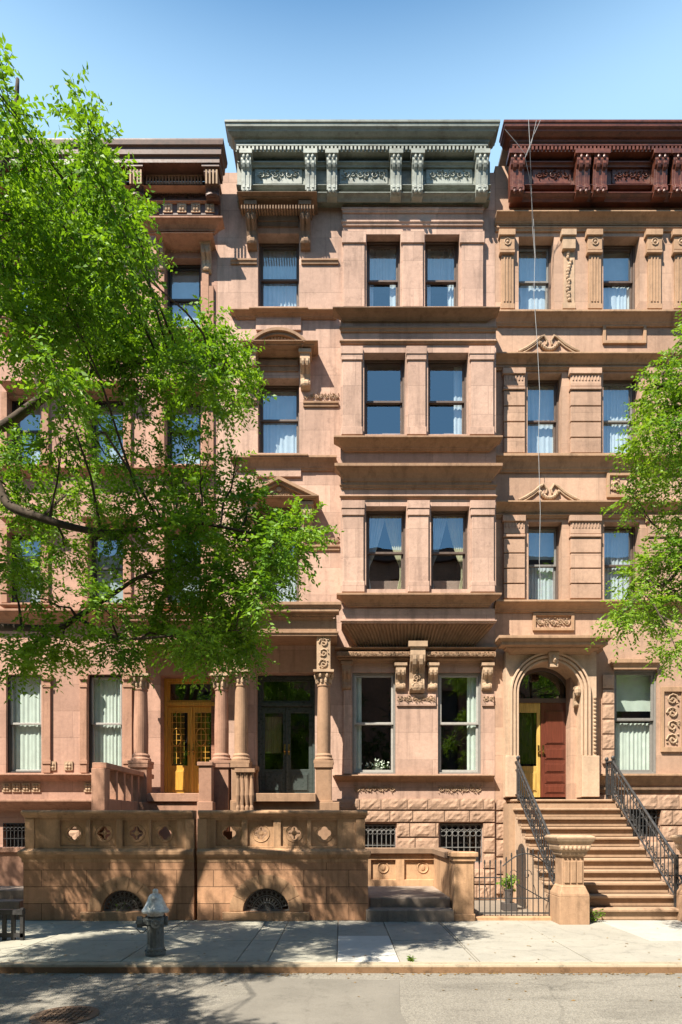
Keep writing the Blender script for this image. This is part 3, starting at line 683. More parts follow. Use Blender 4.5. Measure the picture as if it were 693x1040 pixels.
def door_leaf(parent, x0, x1, z0, z1, y, mat, panes, handle, panemat='pane_door', panels=()):
    """panes: list of (z fractions) left open for glass; the leaf is a frame with solid lower panels"""
    m = MB(); s = .085; hol = [(x0+s, x1-s, z0+(z1-z0)*a, z0+(z1-z0)*b) for a, b in panes]
    m.wall(x0, x1, z0, z1, y, .05, hol)
    for a, b in panels:
        za, zb = z0+(z1-z0)*a, z0+(z1-z0)*b
        m.box(x0+s, x1-s, y-.012, y-.001, za, zb); m.box(x0+s+.03, x1-s-.03, y-.026, y-.0125, za+.03, zb-.03)
    d = m.build('door_leaf', mat, parent, .005)
    if panes:
        p = MB()
        for a, b, c, e in hol: p.add([(a-.01, y+.03, c-.01), (b+.01, y+.03, c-.01), (b+.01, y+.03, e+.01), (a-.01, y+.03, e+.01)], [(0, 1, 2, 3)])
        p.build('pane', panemat, parent, fix=False)
    h = MB(); hx = x1-.045 if handle > 0 else x0+.045
    h.box(hx-.018, hx+.018, y-.012, y-.0005, z0+.95, z0+1.2).ell((hx, y-.05, z0+1.04), (.028, .03, .028)); h.build('handle', 'brass', parent)
    return d
# entrance of the middle house
def entrance(root, p0, q0, p1, q1, D, rec, qt, fm, leafmat, lp, lpan, gm='pane_door'):
    y = D+rec; x0, x1 = X(p0, D), X(p1, D); z0, z1 = Z(q1, D), Z(q0, D); zt = Z(qt, D)
    m = MB(); m.box(x0, x0+.07, y, y+.1, z0, z1).box(x1-.07, x1, y, y+.1, z0, z1).box(x0+.07, x1-.07, y+.001, y+.1, z1-.07, z1).box(x0+.07, x1-.07, y-.02, y+.1, zt-.06, zt+.03)
    e = m.build('door', fm, root, .005)
    t = MB(); t.box(x0+.07, x0+.13, y+.03, y+.07, zt+.03, z1-.07).box(x1-.13, x1-.07, y+.03, y+.07, zt+.03, z1-.07).box(x0+.13, x1-.13, y+.031, y+.07, z1-.12, z1-.07).box(x0+.13, x1-.13, y+.031, y+.07, zt+.03, zt+.08)
    t.build('transom', fm, e, .004)
    p = MB(); p.add([(x0+.12, y+.05, zt+.06), (x1-.12, y+.05, zt+.06), (x1-.12, y+.05, z1-.1), (x0+.12, y+.05, z1-.1)], [(0, 1, 2, 3)]); p.build('transom_pane', gm, e, fix=False)
    xm = (x0+x1)/2
    door_leaf(e, x0+.072, xm-.004, z0, zt-.062, y+.03, leafmat, lp, 1, gm, lpan); door_leaf(e, xm+.004, x1-.072, z0, zt-.062, y+.03, leafmat, lp, -1, gm, lpan)
    m = MB(); m.box(xm-.03, xm+.03, y+.005, y+.029, z0+.02, zt-.07); m.build('astragal', leafmat, e, .01)
    return e
entrance(HM, 260, 683, 320, 808, DW, .34, 712, 'door_black', 'door_black', [(.30, .93)], [(.05, .26)])
# vestibule curtain on left leaf
curtain_mb(X(266, 14.6), X(286, 14.6), Z(765, 14.6), Z(728, 14.6), 14.62, .012, .05, 77).build('door_curtain', 'cream', HM, smooth=True, fix=False)
# stoop landing, portico
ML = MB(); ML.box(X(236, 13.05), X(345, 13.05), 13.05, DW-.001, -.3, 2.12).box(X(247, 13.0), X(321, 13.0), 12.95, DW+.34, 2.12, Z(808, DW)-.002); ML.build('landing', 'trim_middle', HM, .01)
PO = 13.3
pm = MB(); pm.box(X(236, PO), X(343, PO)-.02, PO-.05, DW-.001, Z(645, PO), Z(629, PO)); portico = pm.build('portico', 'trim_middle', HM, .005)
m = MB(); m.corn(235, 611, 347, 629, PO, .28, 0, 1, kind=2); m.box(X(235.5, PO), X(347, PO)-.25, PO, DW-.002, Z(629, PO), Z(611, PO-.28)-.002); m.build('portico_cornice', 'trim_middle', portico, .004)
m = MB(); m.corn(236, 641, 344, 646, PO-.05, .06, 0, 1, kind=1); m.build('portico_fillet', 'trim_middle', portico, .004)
m = MB()
for i in range(30):
    xx = X(237, PO)+(X(340, PO)-X(237, PO))*i/29; m.box(xx, xx+.04, PO-.12, PO-.05, Z(629, PO)+.0, Z(625.5, PO))
m.build('dentil_band', 'trim_middle', portico)
for a, b in ((238, 252), (322, 336)):
    cx = X((a+b)/2, PO+.1); m = MB(); w2 = X(b, PO)-X(a, PO)
    m.box(cx-w2/2, cx+w2/2, PO-.03, PO+.25, Z(682, PO+.1)+.002, Z(646, PO)); s_ = m.build('impost_block', 'carved', portico, .005)
    m = MB(); m.ornament(cx-w2*.45, cx+w2*.45, Z(680, PO), Z(648, PO), PO-.035, a)
    m.build('carving', 'carved', portico)
    c_ = column(portico, cx, PO+.12, Z(776, PO+.1), Z(682, PO+.1), .145)
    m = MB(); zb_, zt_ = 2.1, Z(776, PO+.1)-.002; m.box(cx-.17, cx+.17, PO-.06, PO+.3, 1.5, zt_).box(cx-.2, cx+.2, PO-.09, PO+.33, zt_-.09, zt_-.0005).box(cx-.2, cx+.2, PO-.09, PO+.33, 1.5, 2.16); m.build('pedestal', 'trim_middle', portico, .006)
m = MB()
for i in range(4): m.lathe(X(243+i*4.2, PO), PO+.35+.15*i, [(.04, 2.15), (.03, 2.3), (.05, 2.45), (.03, 2.7), (.045, 2.85)], 8)
m.box(X(240, PO), X(258, PO), PO+.3, PO+.9, 2.85, 2.95); m.build('balustrade', 'trim_middle', portico, .004)

# ================================================================== RIGHT HOUSE
xl, xr = X(503, DW)+.003, X(772, DW)
HR = thing('brownstone_house', 'tan brownstone row house with oxblood red cornice, arched doorway and high straight stoop', 'house', ((xl+xr)/2, DW, 0), 'brownstone row houses')
zt_ = 16.5
c3 = [(527, 563), (613, 650), (702, 738)]; c2 = [(536, 571), (613, 650), (702, 738)]
RW = []
for i, (a, b) in enumerate(c3): RW.append((a, 240, b, 314, 285, 'sheer' if i == 0 else 'half'))
for i, (a, b) in enumerate(c2): RW.append((a, 379, b, 460, 427 if i else 427, ('sheer', 'sheer', 'sheer')[i]))
for i, (a, b) in enumerate(c2): RW.append((a+1, 530, b, 609, 574, ('half', 'sheer', 'sheer')[i]))
RG = [(624, 680, 668, 786, 731, 'half'), (713, 680, 757, 786, 731, 'half')]
RB = [(640, 822, 671, 850), (722, 822, 754, 850)]
holes = [hole(*a[:4], DW) for a in RW+RG+RB]+[hole(527, 670, 584, 812, 13.85)]
m = MB(); m.wall(xl, xr, -.3, zt_, DW, .3, holes); m.build('wall', 'stone_right', HR)
shell(HR, xl, xr, zt_, 'party_brick', levels=[Z(q, DW)-.5 for q in (314, 460, 609, 806)])
for i, a in enumerate(RW): win_px(HR, *a[:4], DW, a[4], .22, fm='frame_brown', kind=a[5], rail_mat='frame_brown' if i % 2 else 'frame_grey')
for a in RG: win_px(HR, *a[:4], DW, a[4], .06, fm='frame_grey', kind='half', pane='pane_low', st=.055, rail_mat='frame_grey')
for a in RB: win_px(HR, *a[:4], DW, (a[1]+a[3])/2, .16, fm='frame_dark', kind='none', pane='pane_low'); grille(HR, *a, DW+.02, mat='iron')
cornice(HR, 512, 774, 519, 772, [(519, 533), (586, 600), (603.5, 617.5), (665.5, 679), (684, 698), (752, 765)], [(541, 580), (622, 661), (703, 748)], 'cornice_red', 'cornice_red', L=1, R_=0)
m = MB(); m.corn(505, 213, 770, 226, DW, .16, 0, 0); m.build('architrave', 'trim_right', HR, .005)
def flat_course(root, q0, q1, o, p0=504, p1=771, mat='trim_right', D=DW, kind=0, name='string_course'):
    m = MB(); m.corn(p0, q0, p1, q1, D, o, 0, 0, kind=kind); return m.build(name, mat, root, .005)
flat_course(HR, 229, 235, .07, kind=1); flat_course(HR, 314, 329, .16); flat_course(HR, 357, 370, .17); flat_course(HR, 371.5, 376, .08, kind=1)
flat_course(HR, 460, 478, .16); flat_course(HR, 508, 520, .17); flat_course(HR, 521.5, 526, .08, kind=1); flat_course(HR, 609, 621, .15)
def flute_pilaster(root, a, b, q0, q1, D=DW, mat='trim_right'):
    m = MB(); w_ = b-a
    m.bx(a+1, q0+24, b-1, q1, D-.06, .059).bx(a-1, q0, b+1, q0+6, D-.14, .139).bx(a, q0+6.2, b, q0+21, D-.1, .099).bx(a-.5, q0+21.2, b+.5, q0+24, D-.12, .119).bx(a, q1-5, b, q1, D-.09, .0285)
    for t in (.26, .5, .74): m.bx(a+1+(w_-2)*t-.8, q0+28, a+1+(w_-2)*t+.8, q1-7, D-.075, .0145)
    p = m.build('pilaster', mat, root, .005)
    m = MB(); cx, cz = X((a+b)/2, D-.1), Z(q0+13.5, D-.1)
    m.tube([(cx+.07*math.cos(t*PI/4), D-.105, cz+.07*math.sin(t*PI/4)) for t in range(9)], .016, 5); m.ell((cx, D-.105, cz), (.035, .03, .035)); m.build('rosette', 'carved', p)
for a, b in ((508.5, 523), (597.5, 612), (658, 673), (685, 700), (742, 756)): flute_pilaster(HR, a, b, 232, 313)
# worn broken pilaster
m = MB(); m.bx(571, 232, 586, 238, DW-.14, .139).bx(572, 238.2, 585, 252, DW-.1, .099).bx(573, 252, 584, 313, DW-.02, .019).bx(572, 307, 585, 313, DW-.07, .05)
rnd = random.Random(8)
for i in range(16): m.ell((X(578+rnd.uniform(-2, 2), DW), DW-.03, Z(256+i*3.3, DW)), (.03+rnd.random()*.03, .035, .045), 6, 4)
m.build('broken_pilaster', 'carved', HR, .004)
def rust_pier(root, a, b, q0, q1, n, mat='stone_right'):
    m = MB(); m.bx(a-1, q0, b+1, q0+6, DW-.13, .129).bx(a, q0+6.2, b, q0+19, DW-.09, .089).bx(a-.5, q0+19.2, b+.5, q0+22, DW-.11, .109)
    k = max(3, int((b-a)/3.2))
    for i in range(k):
        u = a+1+(b-a-2)*(i+.5)/k; m.bx(u-.8, q0+8, u+.8, q0+13, DW-.105, .0145)
    h = (q1-q0-23)/n
    for i in range(n): m.bx(a, q0+23+h*i+.8, b, q0+23+h*(i+1)-.4, DW-.08, .079)
    m.build('pier', mat, root, .009)
for (q0, q1) in ((373, 460), (523, 608)):
    rust_pier(HR, 512, 533.5, q0, q1, 4); rust_pier(HR, 580, 611, q0, q1, 4); rust_pier(HR, 659, 693, q0, q1, 4); rust_pier(HR, 745, 768, q0, q1, 4)
def swag(root, pc, qc, seed):
    m = MB(); D = DW-.02
    for sg in (-1, 1):
        pts = [(-31, 14), (-24, 11), (-16, 6), (-9, 0), (-5, -2), (-2, 3), (-3, 7)]
        m.tube([P(pc+sg*a, qc+b, D) for a, b in pts], [.025, .035, .035, .035, .03, .025, .02], 6)
        m.tube([P(pc+sg*a, qc+b+3, D) for a, b in pts[:4]], .018, 5)
    for i in range(11):
        u = -1+2*i/10; m.ell(P(pc+u*9, qc+10-6*u*u+2, D-.01), (.045, .05, .045), 6, 4)
    m.build('swag', 'carved', root)
swag(HR, 558, 343, 1); swag(HR, 558, 494, 2)
for (a, b, q0, q1, orn) in ((612, 656, 330, 350, 0), (616, 650, 481, 506, 1), (703, 737, 330, 350, 0), (703, 737, 481, 506, 1), (541, 583, 623, 641, 1)):
    m = MB(); m.wall(X(a, DW), X(b, DW), Z(q1, DW), Z(q0, DW), DW-.05, .049, [(X(a+3, DW), X(b-3, DW), Z(q1-3, DW), Z(q0+3, DW))]); p_ = m.build('wall_panel', 'trim_right', HR, .005)
    if orn: m = MB(); m.ornament(X(a+4, DW), X(b-4, DW), Z(q1-4, DW), Z(q0+4, DW), DW-.012, a); m.build('carving', 'carved', p_)
# portal with arch
DP = 13.85; ax0, ax1 = X(527, DP), X(590, DP); axc = (ax0+ax1)/2; ar = (ax1-ax0)/2; zsp = Z(672, DP)-ar; px0, px1 = X(514, DP), X(606, DP); zl = Z(810, 14.0)
m = MB()
n = 24; arcp = arc(axc, zsp, ar, PI, 0, n); ztop = Z(662, DP)
xs_ = [px0]+[p[0] for p in arcp[1:-1]]+[px1]
angs = sorted({PI*i/n for i in range(n+1)} | {math.atan2(ztop-zsp, px1-axc), math.atan2(ztop-zsp, px0-axc)}, reverse=True)
def rayrect(t):
    c, s_ = math.cos(t), math.sin(t); k = min((px1-axc)/c if c > 1e-6 else (px0-axc)/c if c < -1e-6 else 9e9, (ztop-zsp)/s_ if s_ > 1e-6 else 9e9)
    return (axc+c*k, zsp+s_*k)
m.strip([(ax0, zl)]+[(axc+ar*math.cos(t), zsp+ar*math.sin(t)) for t in angs]+[(ax1, zl)], [(px0, zl)]+[rayrect(t) for t in angs]+[(px1, zl)], DP, 14.55)
po = m.build('portal', 'portal', HR)
m = MB(); zbq = Z(768, DP)
for (r0, r1, oo) in ((.0, .05, .03), (.075, .13, .06), (.155, .2, .085)):
    m.strip([(ax0-r0, zbq), (ax0-r0, zsp)]+arc(axc, zsp, ar+r0, PI, 0, n)[1:-1]+[(ax1+r0, zsp), (ax1+r0, zbq)], [(ax0-r1, zbq), (ax0-r1, zsp)]+arc(axc, zsp, ar+r1, PI, 0, n)[1:-1]+[(ax1+r1, zsp), (ax1+r1, zbq)], DP-oo, DP-.001)
m.build('archivolt', 'portal', po, .006)
m = MB()
for i in range(15):
    m.ell((ax1+.31, DP-.005, zbq+.1+i*.085), (.035, .03, .038), 6, 4)
m.build('carving', 'carved', po)
m = MB(); kx = X(561, DP)
m.prism([(kx-.12, Z(664, DP)), (kx+.12, Z(664, DP)), (kx+.085, Z(679, DP)), (kx-.085, Z(679, DP))], DP-.14, DP); m.ell((kx, DP-.15, Z(671, DP)), (.06, .05, .09)); m.ell((kx, DP-.19, Z(672, DP)), (.02, .03, .03)); m.build('keystone', 'carved', po, .006)
m = MB(); m.console(ax1-.1, ax1+.02, Z(697, DP), Z(717, DP), DP+.2, .2); m.ell((ax1-.06, DP+.02, Z(702, DP)), (.08, .08, .12)); m.build('corbel_head', 'carved', po)
for a, b in ((px0-.03, ax0-.0), (ax1+.0, px1+.03)):
    m = MB(); m.box(a, b, DP-.11, DP-.001, zl, zbq-.002); m.build('portal_base', 'portal', po, .01)
m = MB(); m.corn(507, 645, 623, 663, DP, .42, kind=2); m.box(X(507, DP)+.2, X(622, DP)-.2, DP-.01, DW-.001, Z(661, DP), Z(646, DP)); m.build('portal_cornice', 'trim_right', HR, .005)
# door leaves, arched light
yd = 14.4; e = MB()
e.box(ax0-.01, ax0+.07, yd, yd+.1, zl, zsp).box(ax1-.07, ax1+.01, yd, yd+.1, zl, zsp).box(ax0+.07, ax1-.07, yd-.02, yd+.1, zsp-.12, zsp-.02)
e.strip(arc(axc, zsp, ar-.07, PI, 0, 20), arc(axc, zsp, ar+.01, PI, 0, 20), yd, yd+.1)
dr = e.build('door', 'frame_brown', HR, .005)
p = MB(); p.prism(arc(axc, zsp-.02, ar-.05, PI, 0, 20), yd+.05, yd+.055); p.build('fanlight_pane', 'pane_door', dr)
p = MB(); p.prism(arc(axc, zsp-.02, ar-.0, PI, 0, 20), yd+.5, yd+.51); p.box(ax0-.2, ax1+.2, yd+1.6, yd+1.7, zl, zsp+1); p.build('vestibule', 'interior', dr)
xm = axc-.02
door_leaf(dr, ax0+.072, xm-.003, zl+.02, zsp-.122, yd+.02, 'oak_pale', [(.33, .9)], 1, 'pane_green', [(.06, .27)])
door_leaf(dr, xm+.003, ax1-.072, zl+.02, zsp-.122, yd+.0, 'mahogany', [], -1, 'pane_door', [(.04, .13), (.15, .24), (.26, .36), (.40, .52), (.56, .92)])
# curtain behind green glass
curtain_mb(ax0+.15, xm-.08, zl+.8, zsp-.3, yd+.12, .01, .05, 5).build('door_curtain', 'cream', dr, smooth=True, fix=False)
# rough blocks left of parlour window, carved panel
m = MB()
for i in range(6): m.rock(X(611.5, DW), X(623, DW), Z(700+i*15.2, DW)+.008, Z(685.5+i*15.2, DW)-.008, DW-.06, .059, i+70, .04)
m.build('rock_quoin', 'rock_face', HR)
for a, b in ((671, 694), (760, 771)):
    m = MB(); m.wall(X(a, DW), X(b, DW), Z(764, DW), Z(698, DW), DW-.05, .049, [(X(a+3, DW), X(b-2, DW), Z(759, DW), Z(703, DW))]); p_ = m.build('wall_panel', 'trim_right', HR, .005)
    m = MB(); m.ornament(X(a+3.5, DW), X(b-2.5, DW), Z(758, DW), Z(704, DW), DW-.012, a); m.build('carving', 'carved', p_)
m = MB(); m.corn(622, 669, 672, 680, DW, .14, kind=1); m.build('lintel', 'trim_right', HR, .004)
flat_course(HR, 786, 797, .14, 607, 771, 'trim_right', name='window_sill'); flat_course(HR, 800, 806, .1, 607, 771, 'trim_dark', kind=1)
m = MB(); rock_rows(m, 607, 771, [(807, 822), (823, 838), (839, 854), (855, 871), (872, 889), (890, 908)], DW-.08, 17, [(a[0]-1, a[2]+1, a[1], a[3]) for a in RB]); m.build('rock_faced_base', 'rock_face', HR)
m = MB(); rock_rows(m, 504.5, 516, [(812, 823), (824, 836), (837, 852), (853, 870), (871, 888), (889, 908)], DW-.07, 19, wmin=40, wmax=50); m.build('rock_faced_base', 'rock_face', HR)
# stoop
SX0, SX1 = 3.74, 6.02; rise, run, sy = .2, .28, 10.78
stp = MB(); stp.prismx([(10.78, -.1), (13.56, -.1), (13.56, 1.8), (13.5, 1.8)], SX0+.24, SX1-.24); stp.box(SX0-.1, SX1+.1, 13.56, DW-.001, -.1, 2.1)
stoop = stp.build('stoop', 'step_stone', HR)
rnd = random.Random(2)
for i in range(11):
    y0 = sy+run*i; z1 = rise*(i+1); y1 = y0+run+.02 if i < 10 else DW+.3
    m = MB(); m.box(SX0+.03+.0005*i, SX1-.03-.0005*i, y0+.055, y1, z1-rise, z1-.055).box(SX0-.01, SX1+.01, y0, y1-.001, z1-.057, z1-.0005*i)
    m.build('step', 'step_stone', stoop, .012)
for sx, wd in ((SX0+.035, .2), (SX1-.235, .2)):
    m = MB(); m.prismx([(10.95, -.1), (13.6, -.1), (13.6, 1.9), (13.4, 1.8), (10.95, .06)], sx, sx+wd)
    m.build('cheek_wall', 'portal', stoop, .01)
m = MB(); m.box(SX0+.02, SX0+.0345, 12.75, 13.35, -.1, .95).prismx(arc(13.05, .95, .3, 0, PI, 12), SX0+.02, SX0+.0345); m.build('cellar_door', 'frame_dark', stoop)
def newel(cx, cy, label=None):
    m = MB(); hw = .25
    m.box(cx-hw, cx+hw, cy-hw, cy+hw, -.05, .45)
    vs = []
    for (h_, z) in ((hw, .451), (hw*.98, .5), (hw*.82, .6), (hw*.8, .62), (hw*.72, .64), (hw*.72, 1.12)):
        vs += [(cx-h_, cy-h_, z), (cx+h_, cy-h_, z), (cx+h_, cy+h_, z), (cx-h_, cy+h_, z)]
    fs = [(4*i+k, 4*i+(k+1) % 4, 4*i+4+(k+1) % 4, 4*i+4+k) for i in range(5) for k in range(4)]+[(3, 2, 1, 0), (20, 21, 22, 23)]
    m.add(vs, fs)
    for t in (-.33, 0, .33):
        m.box(cx+t*hw*1.3-.045, cx+t*hw*1.3+.045, cy-hw*.72-.02, cy-hw*.72-.001, .68, 1.05)
    n_ = m.build('newel', 'trim_right', stoop, .008)
    vs = []
    for (h_, z) in ((hw*.74, 1.121), (hw*.86, 1.16), (hw*.86, 1.2), (hw*1.0, 1.24), (hw*1.06, 1.29), (hw*1.06, 1.33), (hw*1.2, 1.38), (hw*1.28, 1.43), (hw*1.28, 1.455), (hw*1.05, 1.48)):
        vs += [(cx-h_, cy-h_, z), (cx+h_, cy-h_, z), (cx+h_, cy+h_, z), (cx-h_, cy+h_, z)]
    m = MB(); m.add(vs, [(4*i+k, 4*i+(k+1) % 4, 4*i+4+(k+1) % 4, 4*i+4+k) for i in range(9) for k in range(4)]+[(3, 2, 1, 0), (36, 37, 38, 39)])
    for i in range(7): m.ell((cx-hw*.85+i*hw*1.7/6, cy-hw*1.03, 1.265), (.035, .04, .045), 6, 4)
    m.build('newel_cap', 'carved', stoop, .006)
newel(3.88, 10.62); newel(6.08, 10.62)

# ================================================================== LEFT HOUSE
xl, xr = X(-24, DW), X(221, DW)-.003
HL = thing('brownstone_house', 'reddish brownstone row house with dark brown cornice and golden oak doors behind the left tree', 'house', ((xl+xr)/2, DW, 0), 'brownstone row houses')
ztl = 15.9
LW = []
cl = [(8, 41), (90, 125), (168, 204)]
for i, (a, b) in enumerate(cl): LW += [(a, 262, b, 332, 303, ('blind', 'sheer', 'blind')[i]), (a, 402, b, 471, 437, 'blind'), (a, 540, b, 612, 577, 'blind')]
LG = [(6, 685, 42, 785, 735, 'sheer'), (89, 685, 124, 785, 735, 'sheer')]
LB = [(3, 836, 30, 862)]
holes = [hole(*a[:4], DW) for a in LW+LG+LB]+[hole(163, 686, 219, 808, DW)]
m = MB(); m.wall(xl, xr, -.3, ztl, DW, .3, holes); m.build('wall', 'stone_left', HL)
shell(HL, xl, xr, ztl, 'party_brick', levels=[Z(q, DW)-.5 for q in (332, 471, 612, 800)])
for a in LW: win_px(HL, *a[:4], DW, a[4], .17, fm='frame_dark', kind=a[5])
for a in LG: win_px(HL, *a[:4], DW, a[4], .08, fm='frame_dark', kind=a[5], pane='pane_low', rail_mat='frame_light')
for a in LB: win_px(HL, *a[:4], DW, 849, .16, fm='frame_dark', kind='none', pane='pane_low'); grille(HL, *a, DW+.01, mat='iron')
# brown cornice with balusters
Dc, Df = 13.35, 13.85; m = MB(); zt0 = Z(140, Dc); o = Df-Dc
x0, x1 = X(-26, Dc), X(227, Dc)-o
m.mould(x0, x1, Df, [(o*.8, zt0-.42), (o*.8, zt0-.3), (o*.88, zt0-.28), (o*.9, zt0-.14), (o*.97, zt0-.12), (o, zt0-.03), (o, zt0)], 0, 1)
cl_ = m.build('cornice', 'cornice_brown', HL, .004)
zs = zt0-.42; m = MB(); m.box(x0, X(222, Df), Df, 14.0985, Z(218, Df), zs); m.build('frieze', 'cornice_brown', cl_)
m = MB(); m.corn(-26, 188, 224, 193, Df, .2, 0, 1, kind=1).corn(-26, 203, 223, 206, Df, .06, 0, 1, kind=1).corn(-26, 219, 226, 234, Df, .2, 0, 1); m.build('architrave', 'trim_left', cl_, .004)
for a, b in ((208, 222), (131, 145), (42, 57)):
    m = MB(); m.console(X(a, 13.6), X(b, 13.6), zs-.002, Z(203, 13.75), Df, .36)
    m.build('bracket', 'cornice_brown', cl_, .003)
    m = MB(); w2 = X(b, 13.5)-X(a, 13.5)
    for i in range(4):
        xx = X(a, 13.5)+w2*(i+.5)/4; m.box(xx-.018, xx+.018, 13.475, 13.492, zs-.42, zs-.12)
    m.build('bracket_fluting', 'carved', cl_)
for a, b in ((147, 206), (60, 129)):
    n = 18
    for part in (0,):
        m = MB()
        for i in range(n):
            xx = X(a, 13.72)+(X(b, 13.72)-X(a, 13.72))*(i+.5)/n
            m.lathe(xx, 13.74, [(.028, Z(188, 13.74)), (.04, Z(186, 13.74)), (.02, Z(183, 13.74)), (.032, Z(179, 13.74))], 8)
        m.box(X(a, 13.72), X(b, 13.72), 13.7, 13.78, Z(179.5, 13.74), Z(178, 13.74)); m.build('balustrade', 'trim_left', cl_)
    m = MB(); m.ornament(X(a, Df), X(b, Df), Z(202, Df), Z(194, Df), Df-.01, a); m.build('frieze_scroll', 'cornice_brown', cl_)
m = MB()
for i in range(17):
    cx, cz = X(-14+i*14.2, Df), Z(211.5, Df)
    m.box(cx-.1, cx+.1, Df-.02, Df-.0005, cz-.1, cz+.1)
    for t in range(4): m.ell((cx+.045*math.cos(t*PI/2+PI/4), Df-.02, cz+.045*math.sin(t*PI/2+PI/4)), (.04, .03, .04), 6, 4)
m.build('rosette_band', 'carved', cl_)
for i, (a, b) in enumerate(cl):
    m = MB(); m.corn(a-11, 236, b+12, 248, DW, .3); h_ = m.build('window_hood', 'trim_left', HL, .004)
    for (u, v) in ((a-8, a-1), (b+1, b+10)):
        m = MB(); m.console(X(u, DW-.1), X(v, DW-.1), Z(248, DW-.1), Z(275, DW-.1), DW, .22); m.build('bracket', 'carved', h_)
    m = MB(); m.ornament(X(a, DW), X(b, DW), Z(257, DW), Z(251, DW), DW-.01, a); m.build('carving', 'carved', h_)
    for q in (333, 472, 613):
        m = MB(); m.corn(a-10, q-.5, b+9, q+10, DW, .2); m.build('window_sill', 'trim_left', HL, .004)
    for q in (392, 530):
        m = MB(); m.corn(a-10, q-6, b+11, q+4, DW, .26); m.build('window_hood', 'trim_left', HL, .004)
    for q0, q1 in ((276, 332), (398, 471), (536, 612)):
        for u, v in ((a-7, a-1), (b+1, b+8)):
            m = MB(); m.bx(u, q0, v, q1, DW-.07, .069).bx(u-1, q1-14, v+1, q1-10, DW-.09, .0195); m.build('window_jamb', 'trim_left', HL, .005)
m = MB(); m.corn(-24, 618, 128, 632, DW, .22, 0, 1); m.build('string_course', 'trim_left', HL, .004)
m = MB(); m.corn(-24, 474, 214, 482, DW, .1, 0, 1); m.build('string_course', 'trim_left', HL, .004)
# vertical edge strip (pilaster) at right end
m = MB(); m.bx(212, 290, 217, 610, DW-.06, .059); m.build('pilaster', 'trim_left', HL, .005)
# parlour floor pilasters, sill with rosette panels
for a, b in ((43, 51), (81, 88), (125, 134)):
    m = MB(); m.bx(a, 690, b, 785, DW-.06, .059).bx(a-1, 684, b+1, 690, DW-.1, .099).bx(a-.5, 695, b+.5, 698, DW-.08, .0195).bx(a-.5, 772, b+.5, 776, DW-.08, .0195); m.build('pilaster', 'trim_left', HL, .005)
m = MB(); m.corn(-24, 786, 134, 793, DW, .16, 0, 1); m.build('window_sill', 'trim_left', HL, .004)
m = MB()
for px in (7, 17, 27, 37, 90, 98, 53, 70):
    cx, cz = X(px, DW), Z(800 if px not in (53, 70) else 778, DW); m.box(cx-.095, cx+.095, DW-.03, DW-.0005, cz-.1, cz+.1)
    for t in range(4): m.ell((cx+.045*math.cos(t*PI/2+PI/4), DW-.03, cz+.045*math.sin(t*PI/2+PI/4)), (.04, .03, .04), 6, 4)
m.build('rosette_panel', 'carved', HL)
m = MB(); m.corn(-24, 812, 118, 824, DW, .24, 0, 1); m.build('plinth_course', 'trim_left', HL, .005)
m = MB(); rock_rows(m, 32, 140, [(826, 842), (843, 860), (861, 880), (881, 908)], DW-.07, 23); m.build('rock_faced_base', 'rock_face', HL)
entrance(HL, 163, 686, 219, 808, DW, .3, 712, 'oak', 'oak', [(.34, .93)], [(.05, .29)])
for a, b in ((171, 188), (196, 213)):
    curtain_mb(X(a, 14.6), X(b, 14.6), Z(782, 14.6), Z(718, 14.6), 14.56, .008, .05, a).build('door_curtain', 'amber', HL, smooth=True, fix=False)
    m = MB(); xa, xb, za, zb = X(a, 14.43), X(b, 14.43), Z(776, 14.43), Z(722, 14.43)
    for i in range(1, 4): m.box(xa+(xb-xa)*i/4-.006, xa+(xb-xa)*i/4+.006, 14.418, 14.428, za, zb)
    for i in range(1, 9): m.box(xa, xb, 14.4165, 14.4275, za+(zb-za)*i/9-.006, za+(zb-za)*i/9+.006)
    m.tube([((xa+xb)/2+.12*math.cos(t*PI/10), 14.41, (za+zb)/2+.2*math.sin(t*PI/10)) for t in range(21)], .009, 4)
    m.build('door_tracery', 'oak', HL)
pm = MB(); pm.box(X(128, PO), X(233, PO), PO-.05, DW-.001, Z(655, PO), Z(636, PO)); portl = pm.build('portico', 'trim_left', HL, .005)
m = MB(); m.corn(120, 622, 234, 637, PO, .26, 1, 0, kind=2); m.box(X(122, PO)+.25, X(233, PO), PO, DW-.002, Z(637, PO), Z(624, PO-.26)); m.build('portico_cornice', 'trim_left', portl, .004)
for a, b in ((136, 150), (218, 232)):
    cx = X((a+b)/2, PO+.1); w2 = .3
    m = MB(); m.box(cx-w2/2, cx+w2/2, PO-.03, PO+.25, Z(686, PO+.1)+.002, Z(655.5, PO)); m.build('impost_block', 'trim_left', portl, .005)
    column(portl, cx, PO+.12, Z(776, PO+.1), Z(686, PO+.1), .15, 'trim_left')
    m = MB(); zt9 = Z(776, PO+.1)-.002; m.box(cx-.18, cx+.18, PO-.06, PO+.3, 1.5, zt9).box(cx-.21, cx+.21, PO-.09, PO+.33, zt9-.09, zt9-.0005); m.build('pedestal', 'trim_left', portl, .006)
m = MB(); m.box(X(136, 13.05), X(217, 13.05), 13.0, DW-.001, -.3, 2.12).box(X(150, 13.0), X(214, 13.0), 12.95, DW+.3, 2.12, Z(808, DW)-.002); m.build('landing', 'trim_left', HL, .01)
# pierced parapet of the landing, running out from the facade
m = MB(); PX = -4.3
m.box(PX-.09, PX+.09, 11.3, 13.9, 1.2, 2.12); zz0, zz1 = 2.12, 2.66
for i in range(7): yy = 11.3+i*.42; m.box(PX-.085, PX+.085, yy-.001*i, yy+.1, zz0, zz1)
m.box(PX-.13, PX+.13, 11.12, 13.95, zz1, zz1+.1); m.box(PX-.12, PX+.12, 11.06, 11.3, 1.2, zz1-.002); m.build('parapet', 'trim_left', HL, .008)

